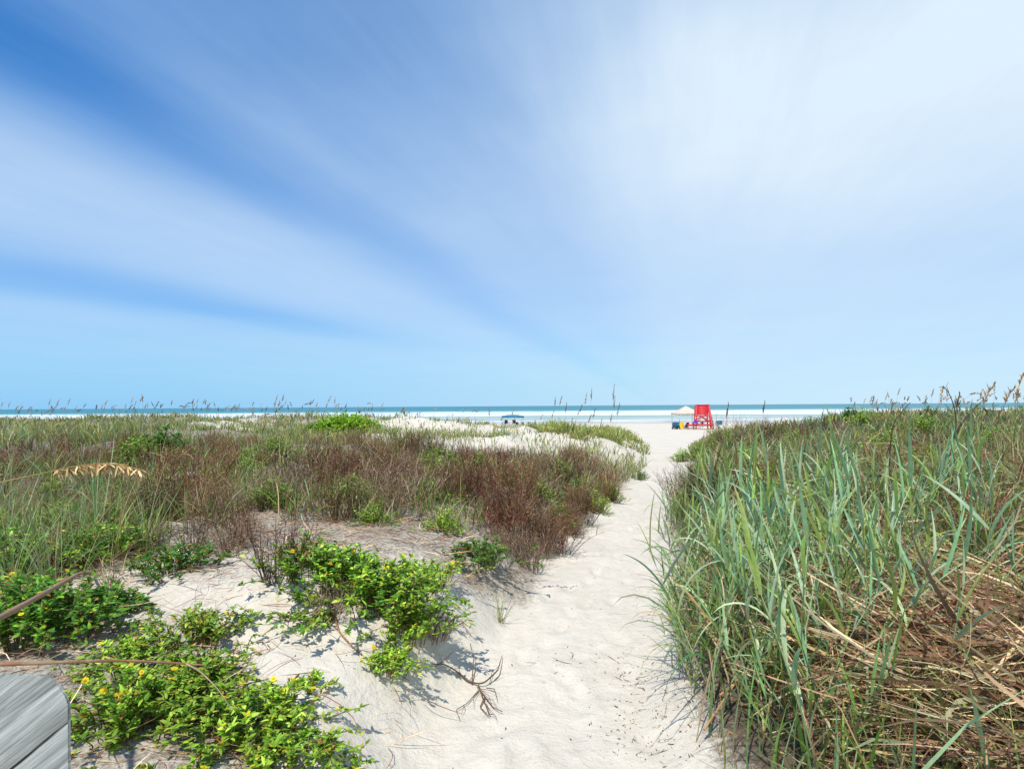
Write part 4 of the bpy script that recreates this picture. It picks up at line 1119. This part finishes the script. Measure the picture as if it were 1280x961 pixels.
# ------------------------------------------------------------------ beach things
RED = plain('red_paint', (.70, .035, .045), .5, .4, var=.12, scale=3)
WHITEF = plain('canopy_fabric', (.78, .66, .54), .8, .1, transl=.25, var=.06)
METAL = plain('dull_metal', (.42, .43, .44), .4, .5, metal=.6)
BLUEF = plain('blue_fabric', (.03, .13, .24), .8, .1, var=.2)
TEALF = plain('teal_fabric', (.04, .24, .34), .8, .1, var=.2)
DARKF = plain('dark_fabric', (.03, .035, .04), .8, .1)
GREENF = plain('dark_green_fabric', (.05, .085, .06), .8, .1)
YELF = plain('yellow_foam', (.80, .55, .03), .5, .3)
PURP = plain('purple_cloth', (.13, .06, .28), .9, .1, var=.3, scale=6)
RUBBER = plain('dark_rubber', (.025, .025, .027), .7, .2)
WHITEP = plain('white_plastic', (.75, .75, .74), .5, .3)


def B(name, mat, parent, fn):
    g = Geo(); fn(g); return g.obj(name, mat, parent)


def spot(px, py):
    p = ground_at(px, py); return p


def build_tower():
    p = spot(877.5, 536.5); s = p[1] / 711.0   # metres per photo pixel there
    root = empty('lifeguard_tower', p, R(-8))
    tag(root, 'tall red wooden lifeguard chair tower standing on the beach sand', 'lifeguard tower')
    W = .78; Dp = .75; tw = .72; td = .6; top = 3.1; deck = .6; seat = 1.95
    for sx in (-1, 1):
        for sy in (-1, 1):
            B('leg', RED, root, lambda g: bar(g, (sx * (W + .12), sy * (Dp + .15), -.15), (sx * tw, sy * td, top if sy < 0 else 2.5), .13, .13))
    B('back_panel', RED, root, lambda g: [box(g, (0, -td - .0, seat + .02 + i * .205), (2 * tw - .06, .05, .203)) for i in range(6)] and None)
    for sx in (-1, 1):
        B('side_panel', RED, root, lambda g: [box(g, (sx * (tw + .09), 0, seat + .25 + i * .22), (.045, 1.25, .2)) for i in range(4)] and None)
    B('seat', RED, root, lambda g: [box(g, (0, -.4 + i * .26, seat), (1.42, .23, .05)) for i in range(4)] and None)
    B('roof_board', RED, root, lambda g: box(g, (0, -.35, top + .03), (1.75, .7, .05)))
    for y in (-.74, .74):
        for sx in (-1, 1):
            B('brace', RED, root, lambda g: bar(g, (sx * (W - .02), y, deck + .45), (sx * .02, y, deck + 1.0), .11, .05, up=(0, 1, 0)))
        B('cross_beam', RED, root, lambda g: box(g, (0, y - .05, deck + 1.12), (1.62, .05, .13)))
        B('cross_beam', RED, root, lambda g: box(g, (0, y - .06, deck + .42), (1.7, .05, .1)))
    B('diagonal', RED, root, lambda g: bar(g, (.1, -.7, deck + 1.15), (.62, -.69, seat + .06), .1, .05, up=(0, 1, 0)))
    B('deck', RED, root, lambda g: [box(g, (-.45, -.85 + i * .24, deck), (3.1, .22, .06)) for i in range(8)] and box(g, (-.45, -.99, deck - .05), (3.1, .04, .2)))
    for px_ in (-1.85, -1.15):
        B('deck_post', RED, root, lambda g: box(g, (px_, -.8, deck / 2 - .1), (.1, .1, deck + .1)))
    lad = B('ladder', RED, root, lambda g: [bar(g, (1.35, y, -.1), (.86, y, seat + .7), .09, .06, up=(0, 1, 0)) for y in (-.55, .35)] and None)
    for i in range(7):
        t = .1 + i * .125
        x = 1.35 - .49 * t; z = -.1 + (seat + .8) * t
        B('rung', RED, lad, lambda g: box(g, (x, -.1, z), (.16, .96, .06)))
    B('ladder_rail', RED, root, lambda g: [bar(g, (1.08, -.62, .2), (.82, -.66, 2.2), .08, .08, up=(0, 1, 0)), box(g, (.95, -.66, 1.5), (.5, .05, .1)), box(g, (1.0, -.66, 1.1), (.5, .05, .1)), box(g, (1.05, -.66, .75), (.55, .05, .09))] and None)
    c, s_ = math.cos(R(-8)), math.sin(R(-8))
    return p, root


def loc_on(p, dx, dy):
    x, y = p[0] + dx, p[1] + dy
    return (x, y, T1(x, y))


def pavilion(p, w, hleg, hroof, roofmat, valmat, legmat, name, label, rz=0, flat=.25, dip=0):
    root = empty(name, p, rz); tag(root, label, 'canopy')
    h = w / 2
    def roof(g):
        n = 13; t = np.linspace(-1, 1, n); X, Yv = np.meshgrid(t, t, indexing='ij')
        m = np.maximum(np.abs(X), np.abs(Yv)); Z = hleg + (hroof - hleg) * np.where(m < flat, 1 - .05 * m / flat, .95 * (1 - ((m - flat) / (1 - flat)) ** .9))
        Z -= dip * (1 - np.minimum(np.abs(np.abs(X) - np.abs(Yv)), 1)) * 0 + dip * (1 - np.abs(X) ** 2) * m
        idx = np.arange(n * n).reshape(n, n); Q = np.stack([idx[:-1, :-1], idx[1:, :-1], idx[1:, 1:], idx[:-1, 1:]], -1)
        g.add(np.stack([X * h * 1.02, Yv * h * 1.02, Z], -1), Q, np.ones((n * n, 3)))
    B('roof', roofmat, root, roof)
    def val(g):
        for a in range(4):
            cx, cy = [(0, -h), (h, 0), (0, h), (-h, 0)][a]; sx, sy = ((w * 1.03, .02) if a % 2 == 0 else (.02, w * 1.0))
            box(g, (cx * 1.03, cy * 1.03, hleg - .1 - dip * .5), (sx, sy, .2))
    B('valance', valmat, root, val)
    for sx in (-1, 1):
        for sy in (-1, 1):
            B('leg', legmat, root, lambda g: box(g, (sx * h * .97, sy * h * .97, hleg / 2 - .08), (.05, .05, hleg + .16)))
    def truss(g):
        for sy in (-1, 1):
            for k in range(4):
                x0 = -h + k * w / 4; z = [hleg - .05, hleg - .35]
                bar(g, (x0, sy * h * .93, z[k % 2]), (x0 + w / 4, sy * h * .93, z[(k + 1) % 2]), .03, .02, up=(0, 1, 0))
    B('truss', legmat, root, truss)
    return root


def beach_chair(mat, frame=METAL):
    root = empty('beach_chair')
    def fr(g):
        for s in (-1, 1):
            x = s * .28
            bar(g, (x, -.25, .0), (x, .28, .32), .03, .03, up=(1, 0, 0)); bar(g, (x * 1.02, .3, .0), (x * 1.02, -.3, .34), .03, .03, up=(1, 0, 0))
            bar(g, (x, -.26, .3), (x, -.55, .85), .03, .03, up=(1, 0, 0)); bar(g, (x * 1.08, -.38, .52), (x * 1.08, .22, .52), .05, .03, up=(1, 0, 0)); bar(g, (x * 1.05, .2, .3), (x * 1.05, .2, .52), .03, .03)
    B('frame', frame, root, fr)
    def sheet(g, a, b, sag):
        n = 7; t = np.linspace(0, 1, n); u = np.linspace(-1, 1, n); A, Bv = np.array(a), np.array(b)
        P = A[None, None] * (1 - t)[:, None, None] + Bv[None, None] * t[:, None, None] + np.zeros((n, n, 3))
        P[..., 0] += u[None] * .27; P[..., 2] -= sag * (1 - u ** 2)[None]
        idx = np.arange(n * n).reshape(n, n); g.add(P, np.stack([idx[:-1, :-1], idx[:-1, 1:], idx[1:, 1:], idx[1:, :-1]], -1), np.ones((n * n, 3)))
    B('seat', mat, root, lambda g: sheet(g, (0, -.27, .31), (0, .29, .34), .05))
    B('backrest', mat, root, lambda g: sheet(g, (0, -.28, .33), (0, -.56, .9), .02))
    return Kind(root)


def lathe(g, prof, n=14, c=(0, 0, 0), axis='z'):
    prof = np.array(prof); a = np.arange(n) * 2 * math.pi / n
    V = np.stack([prof[:, :1] * np.cos(a), prof[:, :1] * np.sin(a), np.repeat(prof[:, 1:], n, 1)], -1)
    if axis == 'x': V = V[..., [2, 0, 1]]
    if axis == 'y': V = V[..., [0, 2, 1]]
    K = len(prof); idx = np.arange(K * n).reshape(K, n); nx = np.roll(idx, -1, 1)
    g.add(V + np.array(c), np.stack([idx[:-1], nx[:-1], nx[1:], idx[1:]], -1), np.ones((K * n, 3)))


def build_beach():
    tp, tw = build_tower()
    Yt = tp[1]; m = Yt / 711.0
    # white canopy behind the tower
    q = at(857.5, 531, Yt + 4); q = (q[0], Yt + 4, T1(q[0], Yt + 4))
    pavilion(q, 2.9, 2.05, 3.0, WHITEF, WHITEF, METAL, 'beach_canopy', 'cream peaked pop-up canopy half hidden behind the red tower', R(4), .12)
    # wagon
    q = at(845.5, 531, Yt + 1); q = (q[0], Yt + 1, T1(q[0], Yt + 1))
    w = empty('beach_wagon', q, R(12)); tag(w, 'blue fabric beach wagon with dark wheels left of the tower', 'wagon')
    def bod(g):
        n = 10; t = np.linspace(0, 1, 6)
        a = np.linspace(0, 2 * math.pi, 24, endpoint=False); ex = .35
        cx = np.sign(np.cos(a)) * np.abs(np.cos(a)) ** ex; sy = np.sign(np.sin(a)) * np.abs(np.sin(a)) ** ex
        zz = np.array([.22, .24, .5, .8, .92, .94]); sc = np.array([.2, .92, 1, 1.04, .98, .2])
        V = np.stack([cx[None] * .42 * sc[:, None], sy[None] * .4 * sc[:, None], np.repeat(zz[:, None], 24, 1)], -1)
        idx = np.arange(6 * 24).reshape(6, 24); nx = np.roll(idx, -1, 1); g.add(V, np.stack([idx[:-1], nx[:-1], nx[1:], idx[1:]], -1), np.ones((144, 3)))
    B('body', BLUEF, w, bod)
    B('side_pocket', TEALF, w, lambda g: box(g, (.12, -.425, .6), (.3, .03, .28)))
    for sx in (-1, 1):
        for sy in (-1, 1):
            wh = B('wheel', RUBBER, w, lambda g: lathe(g, [(.0, -.05), (.13, -.05), (.15, -.03), (.15, .03), (.13, .05), (0, .05)], 16, (sx * .33, sy * .36, .15), 'y'))
            B('hub', METAL, wh, lambda g: lathe(g, [(0, -.055), (.05, -.055), (.05, .055), (0, .055)], 10, (sx * .33, sy * .36, .15), 'y'))
    B('handle', METAL, w, lambda g: bar(g, (-.42, -.1, .35), (-.62, -.1, .95), .03, .03))
    # yellow bodyboard
    q = at(852.6, 531, Yt + .4); q = (q[0], Yt + .4, T1(q[0], Yt + .4) + .05)
    bb = empty('bodyboard', q, R(5)); tag(bb, 'yellow bodyboard standing upright against the blue wagon', 'bodyboard')
    def board(g):
        zz = np.array([0, .0, .12, .35, .65, .8, .88, .9]); hw = np.array([.0, .19, .24, .29, .29, .23, .12, 0])
        P = np.stack([np.zeros(8), .12 * zz, zz], -1); n = 8
        for y0 in (0, .05):
            V = np.stack([np.stack([-hw, .14 * zz + y0, zz], -1), np.stack([hw, .14 * zz + y0, zz], -1)], 1)
            idx = np.arange(16).reshape(8, 2); g.add(V, np.stack([idx[:-1, 0], idx[:-1, 1], idx[1:, 1], idx[1:, 0]], -1), np.ones((16, 3)))
        for s in (-1, 1):
            V = np.stack([np.stack([s * hw, .14 * zz, zz], -1), np.stack([s * hw, .14 * zz + .05, zz], -1)], 1)
            idx = np.arange(16).reshape(8, 2); g.add(V, np.stack([idx[:-1, 0], idx[:-1, 1], idx[1:, 1], idx[1:, 0]], -1), np.ones((16, 3)))
    B('board', YELF, bb, board)
    B('leash', RUBBER, bb, lambda g: box(g, (0, .08, .7), (.03, .02, .12)))
    ck = {k: beach_chair(mt) for k, mt in (('green', GREENF), ('teal', TEALF), ('dark', DARKF), ('white', WHITEP))}
    def chair(k, px, Y, rz, lab, grp=None):
        x = at(px, 531, Y)[0]; ck[k].place((x, Y, T1(x, Y)), rz, 1, lab, 'chair', grp)
    chair('green', 855.5, Yt + .6, .6, 'low dark green beach chair between bodyboard and red tower')
    chair('teal', 895, Yt + 8, .2, 'blue folding beach chair nearest the tower on its right')
    chair('teal', 900, Yt + 9, -.3, 'blue folding beach chair farther right of the tower')
    chair('white', 876, Yt + 5, .2, 'white folding beach chair seen through the tower legs')
    # bag on the white chair, towel on the deck
    x = at(876.5, 531, Yt + 5)[0]; bg = empty('beach_bag', (x, Yt + 4.6, T1(x, Yt + 5) + .52)); tag(bg, 'black bag hanging on the white chair behind the tower', 'bag')
    B('body', DARKF, bg, lambda g: lathe(g, [(0, 0), (.14, .02), (.18, .16), (.13, .3), (0, .33)]))
    B('strap', DARKF, bg, lambda g: bar(g, (-.1, 0, .3), (.1, 0, .42), .03, .03))
    dx = -1.0
    tl = empty('beach_towel', (tp[0] - 1.12, tp[1] - .85, tp[2] + .64), R(-8)); tag(tl, 'crumpled purple towel heaped on the left end of the red tower deck', 'towel')
    def towel(g):
        n = 18; t = np.linspace(-1, 1, n); X, Yv = np.meshgrid(t, t, indexing='ij')
        r2 = X ** 2 + Yv ** 2; Z = .62 * np.exp(-r2 * 1.6) * (1 + .5 * vnoise(X * 4 + 3, Yv * 4)) + .06 * vnoise(X * 7, Yv * 7 + 3) + .03
        idx = np.arange(n * n).reshape(n, n); g.add(np.stack([X * .36, Yv * .2, Z], -1), np.stack([idx[:-1, :-1], idx[1:, :-1], idx[1:, 1:], idx[:-1, 1:]], -1), np.ones((n * n, 3)))
    B('cloth', PURP, tl, towel)
    # rod right of the tower
    x = at(895.5, 531, Yt + 7.5)[0]; z = T1(x, Yt + 7.5)
    rd = empty('fishing_rod', (x, Yt + 7.5, z)); tag(rd, 'thin fishing rod standing in the sand behind the blue chairs', 'fishing rod')
    B('blank', DARKF, rd, lambda g: bar(g, (0, 0, .5), (.05, 0, 1.9), .025, .025)); B('holder', WHITEP, rd, lambda g: bar(g, (0, 0, -.1), (0, 0, .6), .05, .05))
    # blue canopy on the left
    Yb = 100.0; x = at(641, 529, Yb)[0]; z = T1(x, Yb)
    pavilion((x, Yb, z), 3.6, 1.55, 1.78, TEALF, BLUEF, METAL, 'beach_canopy', 'low blue beach canopy with sagging edge standing by the surf', R(3), .5, .12)
    for px, dy, lab in ((630.5, -1.2, 'dark beach chair under the left half of the blue canopy'), (634, -.9, 'dark beach chair second from the left under the blue canopy'), (643, -1.0, 'dark beach chair under the right half of the blue canopy')):
        chair('dark', px, Yb + dy, rng.normal(0, .3), lab)
    def bag(px, Y, s, lab, mat):
        xx = at(px, 530, Y)[0]; o = empty('beach_bag', (xx, Y, T1(xx, Y))); tag(o, lab, 'bag')
        B('body', mat, o, lambda g: lathe(g, [(0, 0), (.22 * s, .02), (.27 * s, .16 * s), (.22 * s, .36 * s), (.06 * s, .44 * s), (0, .44 * s)]))
        B('strap', mat, o, lambda g: [bar(g, (-.15 * s, 0, .36 * s), (0, 0, .6 * s), .03, .03), bar(g, (0, 0, .6 * s), (.15 * s, 0, .36 * s), .03, .03)] and None)
    bag(646.5, Yb - .8, 1.0, 'dark bag under the right edge of the blue canopy', DARKF)
    bag(653.5, Yb, .9, 'small dark bag on the sand just right of the blue canopy', DARKF)
    bag(660.5, Yb, .8, 'small dark bag farthest right of the blue canopy', BLUEF)
    bag(608.5, 95, 1.5, 'dark bag on the sand left of the blue canopy', DARKF)
    for k in ck.values(): k.drop()


build_beach()


# ------------------------------------------------------------------ sky, sun, camera
def build_world():
    w = bpy.data.worlds.new('World'); scene.world = w; w.use_nodes = True
    nt = w.node_tree; nt.nodes.clear(); lk = nt.links.new
    nd = lambda t, **k: setn(nt.nodes.new(t), k)
    EL, AZ = R(62), R(205)      # sun high behind the camera, a little to the left
    sky = nd('ShaderNodeTexSky', sky_type='NISHITA'); sky.sun_disc = False; sky.sun_elevation = EL; sky.sun_rotation = AZ
    sky.altitude = 0; sky.air_density = 1.0; sky.dust_density = .3; sky.ozone_density = 3.0
    hs = nd('ShaderNodeHueSaturation', Hue=.498, Saturation=1.85, Value=.14); lk(sky.outputs[0], hs.inputs['Color'])
    tc = nd('ShaderNodeTexCoord'); sp = nd('ShaderNodeSeparateXYZ'); lk(tc.outputs['Generated'], sp.inputs[0])
    def M(op, a, b=None, c=None, clamp=False):
        n = nd('ShaderNodeMath', operation=op, use_clamp=clamp)
        for i, v in enumerate((a, b, c)):
            if v is None: continue
            if isinstance(v, (int, float)): n.inputs[i].default_value = v
            else: lk(v, n.inputs[i])
        return n.outputs[0]
    X, Y, Z = sp.outputs
    zc = M('MAXIMUM', Z, .012)
    el = M('DIVIDE', Z, M('SQRT', M('ADD', M('MULTIPLY', X, X), M('MULTIPLY', Y, Y))))   # tan elevation
    # high cloud sheet: streaks run along a ground bearing; q across, r along
    zz = M('ADD', zc, .02)
    q = M('DIVIDE', M('SUBTRACT', M('MULTIPLY', X, .958), M('MULTIPLY', Y, .287)), zz)
    r = M('DIVIDE', M('ADD', M('MULTIPLY', X, .287), M('MULTIPLY', Y, .958)), zz)
    def nz(a, b, sa, sb, scale, det=3.0, rough=.5, off=0.0):
        cb = nd('ShaderNodeCombineXYZ'); lk(M('MULTIPLY', a, sa), cb.inputs[0]); lk(M('MULTIPLY', b, sb), cb.inputs[1]); cb.inputs[2].default_value = off
        n = nd('ShaderNodeTexNoise', Scale=scale, Detail=det, Roughness=rough); lk(cb.outputs[0], n.inputs['Vector'])
        return M('SUBTRACT', n.outputs['Fac'], .5)
    qw = M('ADD', q, M('MULTIPLY', nz(q, r, .8, .5, .9, 2.0), .55))
    mr = nd('ShaderNodeMapRange'); mr.inputs['From Min'].default_value = -6; mr.inputs['From Max'].default_value = 2; lk(qw, mr.inputs['Value'])
    ra = nd('ShaderNodeValToRGB'); ra.color_ramp.interpolation = 'B_SPLINE'; e = ra.color_ramp.elements
    pts = [(-6, .55), (-4, .58), (-3.0, .66), (-2.35, .62), (-2.02, .42), (-1.74, .02), (-1.52, .2), (-1.27, .52), (-.98, .42), (-.6, .58), (-.1, .9), (.7, 1.0), (2, .95)]
    f = lambda v: (v + 6) / 8
    e[0].position = 0; e[0].color = (.45,) * 3 + (1,); e[1].position = 1; e[1].color = (.8,) * 3 + (1,)
    for a, b in pts[1:-1]:
        k = e.new(f(a)); k.color = (max(b, 0),) * 3 + (1,)
    lk(mr.outputs[0], ra.inputs[0])
    Wt = M('ADD', ra.outputs[0], M('MULTIPLY', M("SUBTRACT", .57, el), .85))
    Wt = M('ADD', Wt, M('MULTIPLY', nz(q, r, 1.2, .10, 1.2, 2.0, .45, 3.0), .26))
    Wt = M('ADD', Wt, M('MULTIPLY', nz(q, r, .5, .5, 1.1, 4.0, .55, 7.0), .42))
    Wt = M('ADD', Wt, M('MULTIPLY', nz(q, r, 3.2, .5, 2.2, 6.0, .62, 11.0), .16))
    # a thin clear lane low on the left, along another bearing
    q2 = M('DIVIDE', M('SUBTRACT', M('MULTIPLY', X, .82), M('MULTIPLY', Y, .574)), zz)
    q2 = M('ADD', q2, M('MULTIPLY', nz(q, r, .3, .3, .8, 3.0, .5, 5.0), 1.6))
    g2 = M('EXPONENT', M('MULTIPLY', M('POWER', M('DIVIDE', M('ADD', q2, 5.0), .8), 2.0), -1.0))
    fd = nd('ShaderNodeMapRange', interpolation_type='SMOOTHSTEP'); fd.inputs['From Min'].default_value = .14; fd.inputs['From Max'].default_value = .60; lk(el, fd.inputs['Value'])
    Wt = M('ADD', M('MULTIPLY', Wt, fd.outputs[0]), M('MULTIPLY', M('SUBTRACT', 1.0, fd.outputs[0]), M('ADD', M('MULTIPLY', Wt, .22), .56)), None, False)
    xf = nd('ShaderNodeMapRange', interpolation_type='SMOOTHSTEP'); xf.inputs['From Min'].default_value = .02; xf.inputs['From Max'].default_value = -.5; lk(X, xf.inputs['Value'])
    Wt = M('SUBTRACT', Wt, M('MULTIPLY', M('MULTIPLY', g2, .24), xf.outputs[0]), None, True)
    # low haze over the sea
    hz = M('SMOOTH_MIN', 1.0, M('EXPONENT', M('MULTIPLY', M('MAXIMUM', el, 0.0), -9.0)), .05)
    tn = nd('ShaderNodeVectorMath', operation='MULTIPLY'); lk(hs.outputs[0], tn.inputs[0]); tn.inputs[1].default_value = (.05, .76, 1.0)
    mix = nd('ShaderNodeMix', data_type='RGBA'); lk(Wt, mix.inputs['Factor']); lk(tn.outputs[0], mix.inputs[6]); cl = nd('ShaderNodeMix', data_type='RGBA'); lk(Wt, cl.inputs['Factor']); cl.inputs[6].default_value = (.12, .47, .98, 1); cl.inputs[7].default_value = (.74, .875, 1.0, 1)
    lk(cl.outputs[2], mix.inputs[7])
    mix2 = nd('ShaderNodeMix', data_type='RGBA'); lk(M('MULTIPLY', hz, .85), mix2.inputs['Factor']); lk(mix.outputs[2], mix2.inputs[6]); az = nd('ShaderNodeMapRange', interpolation_type='SMOOTHSTEP'); az.inputs['From Min'].default_value = -.75; az.inputs['From Max'].default_value = .6; lk(X, az.inputs['Value'])
    hc = nd('ShaderNodeMix', data_type='RGBA'); lk(az.outputs[0], hc.inputs['Factor']); hc.inputs[6].default_value = (.25, .58, .95, 1); hc.inputs[7].default_value = (.61, .835, 1.0, 1)
    lk(hc.outputs[2], mix2.inputs[7])
    bg = nd('ShaderNodeBackground', Strength=1.0); lk(mix2.outputs[2], bg.inputs['Color'])
    out = nd('ShaderNodeOutputWorld'); lk(bg.outputs[0], out.inputs['Surface'])
    sl = bpy.data.lights.new('sun', 'SUN'); sl.energy = 4.6; sl.angle = R(.9); sl.color = (1, .94, .85)
    so = bpy.data.objects.new('sun', sl); COL.objects.link(so)
    d = Vector((math.sin(AZ) * math.cos(EL), math.cos(AZ) * math.cos(EL), math.sin(EL)))
    so.rotation_euler = (-d).to_track_quat('-Z', 'Y').to_euler(); so.location = (0, 0, 40)


build_world()
cam = bpy.data.cameras.new('camera'); co = bpy.data.objects.new('camera', cam); COL.objects.link(co)
cam.lens = 36.0 * F / 1280.0; cam.sensor_width = 36; cam.shift_y = (CY - 480.5) / 1280.0
cam.clip_start = .05; cam.clip_end = 60000
bk = np.array([0, -1.0, 0])
co.matrix_world = Matrix(((CR[0], CU[0], bk[0], 0), (CR[1], CU[1], bk[1], 0), (CR[2], CU[2], bk[2], EYE), (0, 0, 0, 1)))
scene.camera = co
scene.view_settings.view_transform = 'Standard'; scene.view_settings.look = 'None'; scene.view_settings.exposure = 0
scene.cycles.use_denoising = True
